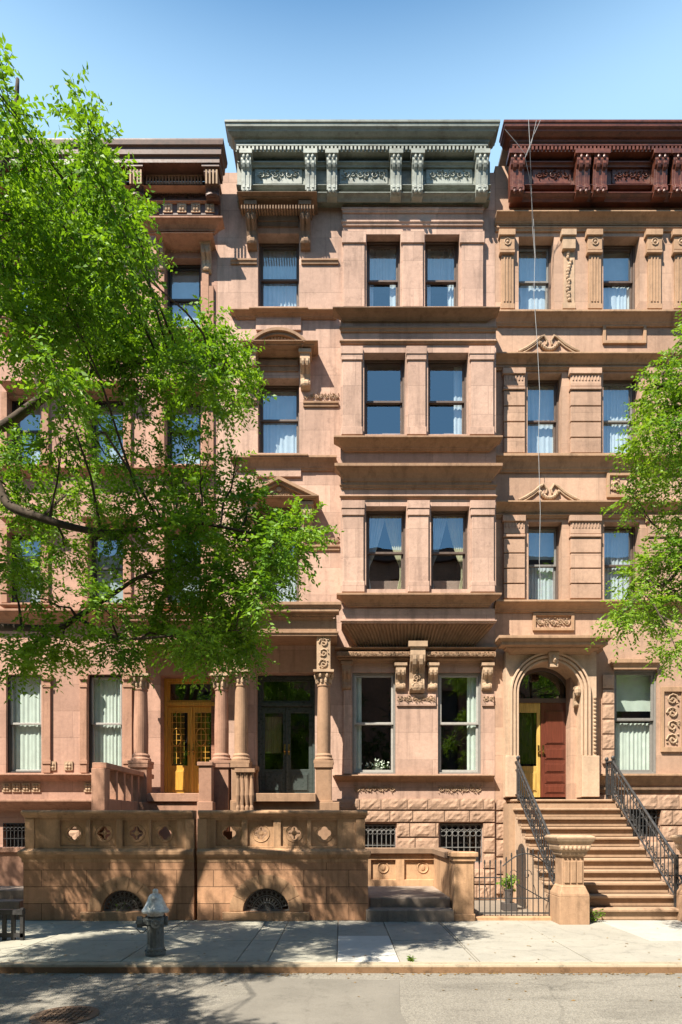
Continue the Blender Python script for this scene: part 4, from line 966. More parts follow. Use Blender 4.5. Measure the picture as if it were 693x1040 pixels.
m = MB(); a, b = X(202, 12.9), X(215, 12.9); m.box(a, b, 12.9, 13.14, 1.5, 2.86).box(a-.03, b+.03, 12.87, 13.17, 2.86, 2.94).box(a-.03, b+.03, 12.87, 13.1705, 1.5, 2.12); m.build('stoop_post', 'trim_left', HL, .008)
for i in range(4):
    m = MB(); m.lathe(X(241.5+i*4.6, 12.86), 12.92, [(.045, 1.9), (.045, 2.0), (.03, 2.05), (.055, 2.25), (.03, 2.6), (.045, 2.66), (.045, 2.72)], 10); m.build('baluster', 'trim_middle', HM)
m = MB(); m.box(X(238.5, 12.86), X(259, 12.86), 12.84, 13.0, 2.72, 2.8); m.build('baluster_rail', 'trim_middle', HM, .006)
# ================================================================== STREET WALLS
def street_wall(p0, p1, label, holes_px, lun, ends, D=10.8):
    w = thing('stone_wall', label, 'wall', ((X(p0, D)+X(p1, D))/2, D, 0), 'front walls along the sidewalk')
    x0, x1 = X(p0, D), X(p1, D); th = .35
    zt = Z(823, D-.06); zm = Z(862, D); zm2 = Z(876, D)
    # lower ashlar with lunette
    cx, hw, zb = X(lun[0], D), lun[1]*D/F, Z(926, D); m = MB(); n = 18
    m.wall(x0-.02*ends[0], cx-hw, -.05, zm2, D, th).wall(cx+hw, x1+.05*ends[1], -.05, zm2, D, th)
    m.box(cx-hw+.0005, cx+hw-.0005, D-.001, D+th-.001, -.05, zb)
    ap = arc(cx, zb, hw, PI, 0, n); m.strip(ap, [(p[0], zm2-.0005) for p in ap], D, D+th)
    m.build('ashlar_base', 'ashlar', w)
    m = MB(); n = 7
    for i in range(n):
        a0 = PI-PI*i/n-.008; a1 = PI-PI*(i+1)/n+.008; r1 = hw+.24
        m.strip(arc(cx, zb, hw+.004, a0, a1, 4), [(p[0], min(p[1], zm2-.03)) for p in arc(cx, zb, r1, a0, a1, 4)], D-.008, D-.001)
    m.build('voussoir', 'ashlar_trim', w, .004)
    m = MB(); m.box(cx-hw-.35, cx+hw+.35, D-.06, D-.0015, -.05, zb-.002); m.build('lunette_sill', 'ashlar_trim', w, .008)
    m = MB(); m.box(cx-hw-.1, cx+hw+.1, D+th+.15, D+th+.2, -.05, zm2-.1).box(cx-hw-.1, cx+hw+.1, D+th, D+th+.15, -.1, -.05); m.build('cellar_recess', 'interior', w)
    m = MB(); yy = D+.1
    for rr in (.97, .66, .36): m.tube([(cx+hw*rr*math.cos(PI*t/24), yy, zb+hw*rr*math.sin(PI*t/24)) for t in range(25)], .011, 5)
    for i in range(1, 12):
        t = PI*i/12; m.tube([(cx+hw*.1*math.cos(t), yy, zb+hw*.1*math.sin(t)), (cx+hw*math.cos(t), yy, zb+hw*math.sin(t))], .007, 4)
        for r0 in (.5, .82):
            c0 = (cx+hw*r0*math.cos(t+PI/24), zb+hw*r0*math.sin(t+PI/24))
            m.tube([(c0[0]+hw*.085*math.cos(k*PI/4), yy, c0[1]+hw*.085*math.sin(k*PI/4)) for k in range(9)], .007, 4)
    m.box(cx-hw, cx+hw, yy-.012, yy+.012, zb, zb+.025); m.build('lunette_grille', 'iron_grey', w)
    # mid moulding
    m = MB(); m.mould(x0, x1, D+.05, [(.055, zm2-.001), (.06, zm2+.06), (.09, zm2+.1), (.11, zm2+.14), (.11, zm2+.19), (.04, zm)], ends[0]*.9, ends[1]*.9); m.mould(x0+.005, x1-.005, D+.05+th-.06, [(.2, zm2), (.2, zm)], 0, 0); m.build('wall_moulding', 'ashlar_trim', w, .004)
    # pierced parapet
    zp1 = Z(831.5, D); sq = 13.2*D/F; zc = Z(846.5, D)
    hs = [(X(p, D)-sq, X(p, D)+sq, zc-sq, zc+sq) for p in holes_px]
    m = MB(); m.wall(x0+.03, x1-.03, zm-.02, zp1, D+.03, .16, hs); m.build('parapet', 'ashlar_trim', w, .006)
    for k_, (a, b, c, d) in enumerate(hs):
        pm = MB(); cx_, cz_ = (a+b)/2, (c+d)/2; N_ = 40
        ang = [2*PI*i/N_+PI/4 for i in range(N_)]
        outer = [(cx_+sq*math.cos(t)/max(abs(math.cos(t)), abs(math.sin(t))), cz_+sq*math.sin(t)/max(abs(math.cos(t)), abs(math.sin(t)))) for t in ang]
        inner = [(cx_+(.085+.032*abs(math.cos(2*t)))*math.cos(t), cz_+(.085+.032*abs(math.cos(2*t)))*math.sin(t)) for t in ang]
        pm.strip(inner, outer, D+.075, D+.15, True)
        ring = [(cx_+.15*math.cos(t), D+.072, cz_+.15*math.sin(t)) for t in [2*PI*i/24 for i in range(25)]]
        pm.tube(ring, .009, 5)
        if k_ % 3 != 0: pm.ell((cx_, D+.11, cz_), (.05, .02, .05)).box(cx_-.1, cx_+.1, D+.1, D+.12, cz_-.012, cz_+.012).box(cx_-.012, cx_+.012, D+.1005, D+.1195, cz_-.1, cz_+.1)
        pm.build('pierced_panel', 'ashlar_trim', w, .003)
    m = MB(); m.mould(x0+.02, x1-.02, D+.19, [(.17, zp1), (.18, zp1+.04), (.22, zp1+.06), (.25, zp1+.09), (.25, zt-.02), (.22, zt)], ends[0]*.25, ends[1]*.25); m.mould(x0+.02, x1-.02, D+.3, [(.11, zp1), (.11, zt-.001)], 0, 0); m.build('coping', 'ashlar_trim', w, .006)
    # end posts
    for a, b in ((x0, x0+.16), (x1-.16, x1)):
        pm = MB(); pm.box(a, b, D+.005, D+.21, zm-.015, zp1-.001); pm.build('end_post', 'ashlar_trim', w, .006)
    return w
street_wall(25, 197, 'long brown stone wall with four pierced roundels and low arched opening behind the hydrant', (73, 104, 137, 166), (124.5, 21.5), (1, 0))
street_wall(200.5, 371, 'brown stone wall with four pierced roundels and fan-grilled lunette, between the hydrant and the platform steps', (232, 264.5, 298.5, 329.5), (270.5, 23.5), (0, 1))
# weeds in lunette
# low panelled wall and platform steps
lw = thing('low_wall', 'low brown panelled stone wall with square end pier beside the iron gate', 'wall', (X(420, 12), 12, 0))
Dk = 13.0; zt = 1.16; m = MB(); xa, xb = X(372, Dk)-.3, 2.1
m.wall(xa, xb, -.05, zt-.12, Dk, .2, [(X(377, Dk), X(402, Dk), .5, zt-.25), (X(411, Dk), X(455, Dk)-.2, .5, zt-.25)])
m.box(xa, xb, Dk+.06, Dk+.19, .4, zt-.2); m.box(1.93, 2.1, 11.1, Dk-.001, -.05, zt-.121)
m.build('panelled_wall', 'ashlar_trim', lw, .006)
m = MB(); m.box(xa, xb+.03, Dk-.07, Dk+.25, zt-.12, zt).box(1.88, 2.13, 11.1, Dk-.071, zt-.1195, zt-.0005); m.build('coping', 'trim_dark', lw, .012)
m = MB()
for cx in (X(389.5, Dk), X(430, Dk)):
    m.tube([(cx+.11*math.cos(t*PI/8), Dk+.058, .75+.11*math.sin(t*PI/8)) for t in range(17)], .016, 5); m.ell((cx, Dk+.058, .75), (.055, .02, .07))
m.build('roundel', 'ashlar_trim', lw)
m = MB(); pc = X(470.5, 10.85); m.box(pc-.17, pc+.17, 10.75, 11.1, -.05, zt-.14).box(pc-.19, pc+.19, 10.73, 11.1005, -.05, .12).box(pc-.2, pc+.2, 10.72, 11.102, zt-.14, zt-.06).box(pc-.235, pc+.235, 10.69, 11.103, zt-.06, zt+.02); m.build('end_pier', 'ashlar_trim', lw, .01)
st_ = thing('platform_steps', 'two worn grey-brown stone steps up to a landing between the walls', 'steps', (X(418, 10.9), 10.9, 0))
m = MB(); m.box(X(372, 10.7)+.0, pc-.19, 10.66, 11.0, -.05, .2); m.build('step', 'step_worn', st_, .015)
m = MB(); m.box(X(376, 10.8)+.0, 1.929, 10.98, 12.99, -.05, .37); m.build('platform', 'step_worn', st_, .015)

# ================================================================== IRONWORK
def railing(xr_, y0, y1, z0, z1, label, scroll=True):
    """handrail running from the bottom (y0,z0) to the top (y1,z1) of the stoop"""
    h = .8; r = thing('iron_railing', label, 'railing', (xr_, y0, z0), 'iron railings of the stoop')
    sl_ = (z1-z0)/(y1-y0); yt = y1+.32
    m = MB(); m.tube([(xr_, y0, z0+h), (xr_, y1, z1+h), (xr_, y1+.05, z1+h+.015), (xr_, yt, z1+h+.015)], .026, 7)
    m.tube([(xr_, y0, z0+h-.16), (xr_, y1, z1+h-.16), (xr_, yt, z1+h-.15)], .012, 5); m.tube([(xr_, y0, z0+.1), (xr_, y1, z1+.1), (xr_, yt, z1+.1)], .017, 6); m.build('handrail', 'iron', r)
    n = int((y1-y0)/.13)
    for i in range(n+1):
        y = y0+(y1-y0)*i/n; z = z0+sl_*(y-y0)
        m = MB(); m.tube([(xr_, y, z+.08), (xr_, y, z+h)], .0105, 5)
        if i < n:
            yc = y+.065; zc = z+sl_*.065
            m.tube([(xr_, yc+.052*math.cos(t*PI/5), zc+h-.08+.06*math.sin(t*PI/5)) for t in range(11)], .008, 4)
            m.tube([(xr_+.01, yc+.05*math.cos(t*.7)*(1-t/16), zc+.24+.09*math.sin(t*.7)*(1-t/16)) for t in range(12)], .0085, 4)
        m.build('baluster', 'iron', r)
    for y, z in ((y1, z1), (yt, z1)):
        m = MB(); m.box(xr_-.022, xr_+.022, y-.022, y+.022, z, z+h+.05).ell((xr_, y, z+h+.09), (.045, .045, .05)); m.build('post', 'iron', r)
    for k_ in range(2):
        m = MB(); m.tube([(xr_, y1+.1+.1*k_, z1+.08), (xr_, y1+.1+.1*k_, z1+h)], .0105, 5); m.build('baluster', 'iron', r)
    m = MB(); m.box(xr_-.03, xr_+.03, y0-.03, y0+.03, z0-.25, z0+h+.06)
    for a in (0, 1): m.tube([(xr_, y0-.1+.12*math.cos(t*.6)*(1-t/15), z0+.05+a*.35+.12*math.sin(t*.6)*(1-t/15)) for t in range(13)], .02, 5)
    m.build('newel_post', 'iron', r)
railing(SX0+.1, 11.05, 13.55, .3, 2.2, 'ornate black iron stair railing on the door\'s left, ending at the carved newel')
railing(SX1-.12, 11.0, 13.55, .27, 2.2, 'ornate black iron stair railing on the right edge of the high stoop')
gt = thing('iron_gate', 'black wrought iron area fence with gate between low pier and carved newel', 'gate', (X(522, 10.9), 10.9, 0))
x0, x1 = pc+.2, 3.63; yg = 10.9
m = MB(); m.box(x0, x1, yg-.008, yg+.012, .1, .125).box(x0, x1, yg-.008, yg+.012, .36, .38).box(x0, x0+.45, yg-.0081, yg+.0121, .72, .74); m.build('rail', 'iron', gt)
n = 14
for i in range(n+1):
    xx = x0+(x1-x0)*i/n; hh = .96 if xx < x0+.5 else .96+.22*math.sin((xx-x0-.5)/(x1-x0-.5)*PI)
    m = MB(); m.tube([(xx, yg, .0), (xx, yg, hh)], .0095, 5); m.ell((xx, yg, hh+.035), (.016, .016, .05), 6, 4)
    if i % 3 == 2:
        m.tube([(xx+.06, yg, .38), (xx+.03, yg, .55), (xx, yg, .62)], .007, 4)
    m.build('bar', 'iron', gt)
m = MB(); m.tube([(x0+.5+(x1-x0-.5)*t/16, yg+.002, .93+.22*math.sin(t/16*PI)) for t in range(17)], .012, 5)
m.tube([(x0+.75+.05*t, yg+.002, .62-.028*t) for t in range(13)], .01, 5)
for s_ in range(4):
    cx = x0+.68+s_*.25
    m.tube([(cx+.08*math.cos(t*.6)*(1-t/15), yg+.002, .78+.1*math.sin(t*.6)*(1-t/15)) for t in range(13)], .008, 4)
m.build('scrollwork', 'iron', gt)
m = MB(); m.box(x0-.02, x1+.02, yg-.1, yg+.1, -.05, .06); m.build('kerb_base', 'ashlar_trim', gt, .01)

# low iron tree guard, far left
tg = thing('tree_guard', 'low black iron tree pit guard on the sidewalk at the left edge', 'tree guard', (-5.1, 9.0, 0))
m = MB(); m.box(-6.2, X(24, 9.0), 8.96, 9.06, .37, .44).box(-6.2, X(24, 9.0), 8.98, 9.03, .04, .1); m.build('rail', 'iron', tg)
for i in range(14):
    xx = -6.15+i*.13
    if xx < X(23, 9): m = MB(); m.box(xx-.025, xx+.025, 8.985, 9.025, .0, .39); m.build('bar', 'iron', tg)
m = MB(); m.box(X(24, 9)-.045, X(24, 9)+.001, 8.98, 9.035, 0, .46); m.build('corner_post', 'iron', tg)
# neighbour's low stone steps at far left
ns = thing('side_steps', 'shaded stone steps and low wall at the far left edge beside the long wall', 'steps', (-5.9, 11.2, 0))
m = MB(); m.box(-8, X(20, 11.2), 11.2, 11.7, -.05, .28).box(-8, X(20, 11.2)-.02, 11.5, 12.2, -.05, .45); m.build('step', 'step_worn', ns, .012)
m = MB(); m.box(-8, X(24, 12.3), 12.3, 12.5, -.05, 1.1).box(-8, X(24, 12.3)+.03, 12.25, 12.55, 1.1, 1.2); m.build('low_wall', 'trim_left', ns, .01)

# fire hydrant
hx, hy = X(158, 8.0), 8.0
hd = thing('fire_hydrant', 'weathered dark grey fire hydrant with silver bonnet standing on the sidewalk', 'hydrant', (hx, hy, 0))
m = MB(); m.lathe(hx, hy, [(.125, 0), (.128, .03), (.122, .05), (.116, .055), (.118, .09), (.112, .1)], 20); m.build('base_flange', 'hydrant_body', hd)
m = MB(); m.lathe(hx, hy, [(.11, .1), (.106, .13), (.104, .36), (.11, .38), (.125, .4), (.128, .46), (.118, .48), (.09, .5)], 32, .03); m.build('barrel', 'hydrant_body', hd, smooth=False)
m = MB(); m.lathe(hx, hy, [(.10, .5), (.105, .54), (.165, .545), (.172, .565), (.165, .585), (.15, .6), (.125, .645), (.105, .69), (.09, .74), (.065, .775), (.035, .79), (.034, .83), (.02, .845)], 24); m.build('bonnet', 'hydrant_silver', hd, smooth=False)
def nozzle(px_, dx, dy, r, L, z):
    m = MB(); a = Vector((hx, hy, z)); d = Vector((dx, dy, 0)).normalized()
    m.tube([a+d*.08, a+d*(.08+L*.55)], r*.8, 14); m.tube([a+d*(.08+L*.5), a+d*(.08+L*.92)], [r, r*.97], 10); m.tube([a+d*(.08+L*.9), a+d*(.08+L)], r*.35, 6)
    m.build('nozzle', 'hydrant_body', hd, .004)
nozzle(0, -1, -.3, .075, .16, .43); nozzle(0, .3, -1, .062, .1, .42); nozzle(0, 1, .2, .062, .08, .43)
for i in range(8):
    ca, sa = math.cos(i*PI/4+.2), math.sin(i*PI/4+.2)
    m = MB(); m.lathe(hx+.112*ca, hy+.112*sa, [(.014, .478), (.014, .5), (.008, .505)], 6); m.build('bolt', 'hydrant_body', hd)
    m = MB(); m.lathe(hx+.12*ca, hy+.12*sa, [(.013, .045), (.013, .07)], 6); m.build('bolt', 'hydrant_body', hd)
m = MB(); m.tube([(hx-.2+.012*i, hy-.13-.004*i, .36-.05*math.sin(i/12*PI)) for i in range(13)], .007, 5); m.build('chain', 'hydrant_body', hd)
# hanging wires over the right house
cb = MB()
def hang(pts, r=.0055): cb.tube([P(a, b, d) for a, b, d in pts], r, 5)
hang([(537, 121, 13.15), (538.5, 150, 13.2), (540, 190, 13.5), (541, 230, 13.75), (543.5, 262, 13.85), (542.5, 300, 13.85), (546, 350, 13.85), (548.5, 400, 13.85), (547, 450, 13.85), (549, 520, 13.85), (548, 570, 13.85), (550, 606, 13.9)])
hang([(549, 122, 13.15), (541, 140, 13.2), (533.5, 160, 13.25), (538, 180, 13.4), (542, 222, 13.75), (544, 262, 13.85)])
hang([(545, 122, 13.15), (540, 145, 13.2), (535, 158, 13.25), (525, 145, 13.2), (513, 131, 13.15)], .005)
tag(cb.build('utility_cable', 'wire_grey'), 'thin grey cables dangling from the red cornice past the windows', 'cable')
# iron cover in the road
mc = thing('manhole_cover', 'rusty patterned cast iron cover in the road near the bottom left corner', 'cover', (X(66, 5.8), 5.8, -.1))
m = MB(); cx, cy = X(66, 5.8), 5.8; m.lathe(cx, cy, [(.3, -.1), (.3, -.09), (.27, -.088)], 32); m.build('rim', 'rust', mc)
m = MB()
for i in range(-5, 6):
    for j in range(-5, 6):
        if i*i+j*j < 24: m.box(cx+i*.05-.017, cx+i*.05+.017, cy+j*.05-.017, cy+j*.05+.017, -.0885, -.078)
m.build('tread_pattern', 'rust', mc)

# ================================================================== PLANTS
def leaves_mesh(name, pts, dirs, L, Wd, mat, parent, seed=0, up=.55):
    rg = np.random.default_rng(seed); n = len(pts); pts = np.asarray(pts, float); d = np.asarray(dirs, float)
    d /= np.linalg.norm(d, axis=1)[:, None]+1e-9
    nr = rg.normal(size=(n, 3))*.75; nr[:, 2] += up; nr -= (nr*d).sum(1)[:, None]*d; nr /= np.linalg.norm(nr, axis=1)[:, None]+1e-9
    sd = np.cross(d, nr); ln = (L*rg.uniform(.7, 1.25, n))[:, None]; wd = (Wd*rg.uniform(.75, 1.25, n))[:, None]
    a = pts; b = pts+d*ln*.42+sd*wd*.5+nr*ln*.04; c = pts+d*ln-nr*ln*.1; e = pts+d*ln*.42-sd*wd*.5+nr*ln*.04
    off = np.zeros(3); q = parent
    while q is not None: off += np.array(q.location); q = q.parent
    v = np.stack([a, b, c, e], 1).reshape(-1, 3)-off
    me = bpy.data.meshes.new(name); me.vertices.add(4*n); me.vertices.foreach_set('co', v.ravel())
    me.loops.add(4*n); me.loops.foreach_set('vertex_index', np.arange(4*n, dtype=np.int32))
    me.polygons.add(n); me.polygons.foreach_set('loop_start', np.arange(0, 4*n, 4, dtype=np.int32)); me.polygons.foreach_set('loop_total', np.full(n, 4, np.int32))
    me.update(); me.validate(); me.materials.append(MATS[mat]); o = bpy.data.objects.new(name, me); C.objects.link(o)
    if parent: o.parent = parent
    return o
def spray_clumps(clumps, seed, per=1.0, leaf=14, tw=.34):
    """clumps of twigs that carry leaves: (centre, (rx,ry,rz), density) -> leaf points, leaf directions, twig lines"""
    rg = np.random.default_rng(seed); Pt = []; Dr = []; tws = []
    for c, r, dn in clumps:
        c = np.array(c); r = np.array(r); nt_ = max(3, int(dn*per*(r[0]*r[2]+r[0]*r[1]+r[1]*r[2])*26))
        for _ in range(nt_):
            u = rg.normal(size=3); u /= np.linalg.norm(u); s = c+u*r*rg.uniform(.15, .88)**.7
            d = u*.8+rg.normal(size=3)*.55+np.array([0, 0, -.12]); d /= np.linalg.norm(d); ll = tw*rg.uniform(.5, 1.15)
            k = np.arange(leaf); t = (k+.6)/leaf
            side = np.cross(d, [0, 0, 1.0]); side /= np.linalg.norm(side)+1e-9
            droop = np.array([0, 0, -1.0])*(t**2)[:, None]*ll*.22
            p = s+d*(t*ll)[:, None]+droop
            ld = d*.55+side*np.where(k % 2, 1, -1)[:, None]*.8+rg.normal(size=(leaf, 3))*.3+np.array([0, 0, -.18])
            Pt.append(p); Dr.append(ld); tws.append((s, p[-1]))
    return np.concatenate(Pt), np.concatenate(Dr), tws
def tree(name, label, base, limbs, clumps, mat, seed, per=1.0, leaf=(.062, .026), group='street trees', trunk_r=.16, twigs=True):
    t = thing(name, label, 'tree', base, group)
    m = MB()
    segs = []
    for pts, r0, r1 in limbs:
        pts = [Vector(p) for p in pts]; n = len(pts)
        fine = []
        for i in range(n-1):
            p0 = pts[max(i-1, 0)]; p1 = pts[i]; p2 = pts[i+1]; p3 = pts[min(i+2, n-1)]
            for k in range(5):
                s = k/5; fine.append(.5*((2*p1)+(p2-p0)*s+(2*p0-5*p1+4*p2-p3)*s*s+(3*p1-p0-3*p2+p3)*s**3))
        fine.append(pts[-1]); q = len(fine)
        m.tube(fine, [r0+(r1-r0)*i/(q-1) for i in range(q)], 8); segs += [(f, r0+(r1-r0)*i/(q-1)) for i, f in enumerate(fine)]
    m.build('trunk', 'bark', t, smooth=True)
    rnd = random.Random(seed); bm_ = MB()
    S2 = np.array([tuple(f) for f, _ in segs])
    for c, r, dn in clumps:
        d = np.linalg.norm(S2-np.array(c), axis=1)+np.maximum(0, S2[:, 2]-c[2])*.8; j = int(d.argmin()); a = segs[j][0]; b = Vector(c)
        mid = a.lerp(b, .5)+Vector((rnd.uniform(-.1, .1), rnd.uniform(-.1, .1), rnd.uniform(.0, .18)))*(b-a).length
        end = b+(b-a)*.12
        q1 = a.lerp(mid, .55)+Vector((rnd.uniform(-.04, .04), 0, .04)); q2 = mid.lerp(end, .5)+Vector((0, rnd.uniform(-.05, .05), .03))
        bm_.tube([a, q1, mid, q2, end], [min(.02, segs[j][1]*.6), .013, .01, .007, .004], 5)
        for _ in range(4):
            e2 = b+Vector((rnd.uniform(-1, 1)*r[0], rnd.uniform(-1, 1)*r[1], rnd.uniform(-1, 1)*r[2]))*.8
            s2 = mid.lerp(end, rnd.random()); bm_.tube([s2, s2.lerp(e2, .5)+Vector((0, 0, .04)), e2], [.006, .004, .003], 4)
    pt, dr_, tws = spray_clumps(clumps, seed, per)
    if twigs:
        for i in range(0, len(tws), 5): bm_.tube([tws[i][0], tws[i][1]], [.003, .0015], 3)
    bm_.build('branches', 'bark', t, fix=False)
    leaves_mesh('crown', pt, dr_, leaf[0], leaf[1], mat, t, seed)
    return t, len(pt)
rnd = random.Random(31)
LCL = [(15, 95, 22, 36, .7), (8, 62, 12, 16, .5), (22, 150, 28, 30, .9), (100, 118, 11, 20, .6), (108, 158, 26, 24, .9), (72, 178, 20, 22, .8), (128, 196, 28, 20, .9), (153, 212, 15, 11, .8), (35, 212, 38, 30, 1),
       (85, 235, 40, 30, 1), (128, 268, 34, 26, 1), (20, 268, 36, 30, 1), (62, 300, 44, 30, 1), (132, 312, 34, 20, 1), (165, 343, 28, 16, .9), (213, 352, 32, 17, .95), (238, 384, 24, 15, .95), (198, 382, 30, 16, .9), (222, 412, 14, 9, .7),
       (30, 345, 40, 26, 1), (92, 350, 36, 22, 1), (140, 372, 36, 20, 1), (70, 392, 34, 16, .8), (168, 404, 24, 14, .7), (192, 450, 18, 13, .55), (140, 428, 24, 16, .5), (108, 466, 30, 18, .8), (60, 452, 28, 14, .5), (22, 465, 24, 16, .6),
       (168, 482, 32, 20, .9), (212, 472, 14, 12, .6), (200, 505, 34, 20, 1), (150, 512, 34, 18, 1), (92, 505, 36, 20, .9), (30, 515, 32, 20, .9), (252, 518, 30, 16, .95), (292, 545, 32, 12, .9), (242, 550, 34, 18, 1), (278, 566, 22, 20, .9),
       (190, 545, 36, 22, 1), (130, 545, 28, 16, .6), (65, 560, 30, 12, .6), (18, 575, 24, 18, .7), (222, 595, 38, 24, 1), (172, 602, 36, 20, .9), (262, 608, 24, 15, .8), (110, 612, 30, 12, .55), (232, 640, 34, 16, .95), (170, 648, 38, 15, 1), (250, 660, 18, 9, .8),
       (118, 658, 36, 13, .9), (60, 655, 34, 13, .8), (20, 668, 30, 14, .9), (205, 655, 30, 14, .9), (40, 610, 20, 8, .4), (312, 540, 12, 7, .7), (90, 425, 22, 12, .4), (240, 470, 10, 6, .3), (105, 100, 6, 8, .5), (50, 240, 30, 25, 1), (105, 320, 30, 25, 1)]
def px_clump(p, q, rx, ry, dn, D, deep=.55):
    s = D/F; return (tuple(P(p, q, D)), (rx*s, deep, ry*s), dn)
cl1 = []
for i, (p, q, rx, ry, dn) in enumerate(LCL):
    D = 6.9+(rnd.uniform(-2.0, 1.0) if (q < 420 and p < 150) else rnd.uniform(-.5, .9))
    k_ = (.82 if q > 160 else .68)
    p, q = (p-6, q+(26 if q < 150 else 16)) if q < 240 else (p, q)
    k_ *= min(1, D/6.6)**.8; p = p-9 if (p > 95 and q < 325) else p
    cl1.append(px_clump(p, q, rx*k_, ry*k_, dn*(1.1 if q < 400 else .62 if (395 < q < 530 and p > 85) else 1.15), D, rnd.uniform(.3, .55)))
rs = random.Random(77); off = 0
while off < 46:
    xx, yy, zz = rs.uniform(-10.5, -2.5), rs.uniform(3.4, 10.0), rs.uniform(3.6, 10.2); r = rs.uniform(.45, .75)
    if ((xx+6.4)/4.4)**2+((yy-6.9)/3.8)**2+((zz-6.6)/3.9)**2 > 1: continue
    if xx+r*1.15 > -.5457*(yy+.0)-.1 and yy > 1: 
        if xx+r > -.5457*yy-.15: continue
    cl1.append(((xx, yy, zz), (r, r*.9, r*.6), .8)); off += 1
for c_ in ((-3.4, 2.7, 4.3), (-4.4, 3.1, 4.9), (-5.2, 2.9, 4.2), (-4.0, 3.7, 4.0), (-4.9, 3.9, 5.2), (-5.9, 3.6, 4.6), (-5.6, 4.6, 3.9), (-3.9, 4.4, 5.6)): cl1.append((c_, (.6, .55, .35), .7))
TB = (-5.5, 8.35, 0)
limbs = [([TB, (-5.48, 8.3, 1.5), (-5.4, 8.2, 3.2), (-5.3, 8.0, 4.6), (-5.15, 7.8, 6.2), P(-30, 240, 7.6), P(10, 150, 7.5), P(18, 80, 7.5)], .17, .02),
         ([(-5.3, 8.0, 4.6), P(-30, 452, 7.9), P(5, 432, 7.7), P(42, 405, 7.5), P(78, 384, 7.3), P(130, 372, 7.2), P(185, 368, 7.0), P(235, 372, 6.9)], .085, .012),
         ([(-5.35, 8.1, 3.9), P(-25, 478, 7.4), P(8, 512, 7.2), P(42, 526, 7.1), P(86, 538, 7.0), P(130, 540, 6.9), P(190, 530, 6.8), P(270, 545, 6.7)], .07, .012),
         ([(-5.4, 8.2, 3.2), P(-40, 640, 7.5), P(0, 637, 7.3), P(55, 638, 7.1), P(78, 627, 7.0), P(114, 604, 6.9), P(149, 583, 6.8), P(205, 570, 6.8)], .06, .01),
         ([(-5.15, 7.8, 6.2), P(-10, 330, 7.5), P(50, 260, 7.4), P(90, 190, 7.4), P(103, 120, 7.4)], .06, .008),
         ([P(42, 405, 7.5), P(36, 375, 7.5), P(40, 345, 7.5), P(75, 310, 7.4), P(120, 270, 7.3)], .035, .008),
         ([P(78, 627, 7.0), P(120, 648, 6.9), P(180, 645, 6.8), P(240, 640, 6.8)], .025, .006),
         ([(-5.3, 8.0, 4.6), (-6.3, 7.0, 6.0), (-7.2, 6.0, 7.2), (-8.2, 5.2, 7.8)], .08, .015), ([(-5.35, 8.1, 3.9), (-5.2, 6.6, 5.0), (-4.6, 5.2, 5.6), (-4.0, 4.2, 5.6)], .07, .015), ([(-5.4, 8.2, 3.2), (-6.5, 8.4, 5), (-8, 8.6, 6.4)], .07, .015)]
t1, n1 = tree('street_tree', 'leafy bright green street tree overhanging from the left edge across the left house', TB, limbs, cl1, 'leaf_left', 11, 21, (.058, .027))
RCL = [(683, 356, 10, 14, .8), (668, 398, 20, 24, 1), (690, 392, 14, 22, 1), (655, 436, 20, 20, 1), (682, 444, 18, 24, 1), (672, 476, 20, 16, .9), (645, 500, 20, 10, .7), (690, 512, 12, 20, .7), (652, 575, 20, 22, 1), (680, 556, 18, 26, 1), (642, 612, 22, 14, .95), (672, 612, 24, 24, 1), (684, 650, 14, 16, .8), (628, 628, 10, 6, .5),
       (720, 380, 30, 40, 1), (720, 460, 30, 40, 1), (720, 560, 30, 40, 1), (720, 640, 30, 30, .8), (715, 320, 14, 22, .8)]
cl2 = [px_clump(p, q+6, rx*.66, ry*.66, dn*.9, 8.1+rnd.uniform(-.5, .5), .5) for p, q, rx, ry, dn in RCL]
TB2 = (6.6, 8.4, 0)
for i in range(10): cl2.append(((rs.uniform(6.2, 9), rs.uniform(6.5, 10), rs.uniform(4.5, 9.5)), (.8, .8, .6), .6))
limbs2 = [([TB2, (6.55, 8.35, 2), (6.4, 8.3, 4), (6.3, 8.2, 6.0), (6.3, 8.2, 8.6)], .16, .02), ([(6.4, 8.3, 4), P(720, 560, 8.2), P(680, 590, 8.1), P(650, 600, 8.1)], .05, .008), ([(6.35, 8.25, 5.0), P(720, 470, 8.2), P(685, 440, 8.1), P(660, 430, 8.1)], .05, .008), ([(6.3, 8.2, 5.6), P(720, 420, 8.2), P(690, 400, 8.1), P(665, 390, 8.1)], .05, .008)]
tree('street_tree', 'leafy green street tree reaching in from the right edge beside the right house', TB2, limbs2, cl2, 'leaf_right', 12, 17, (.058, .027))
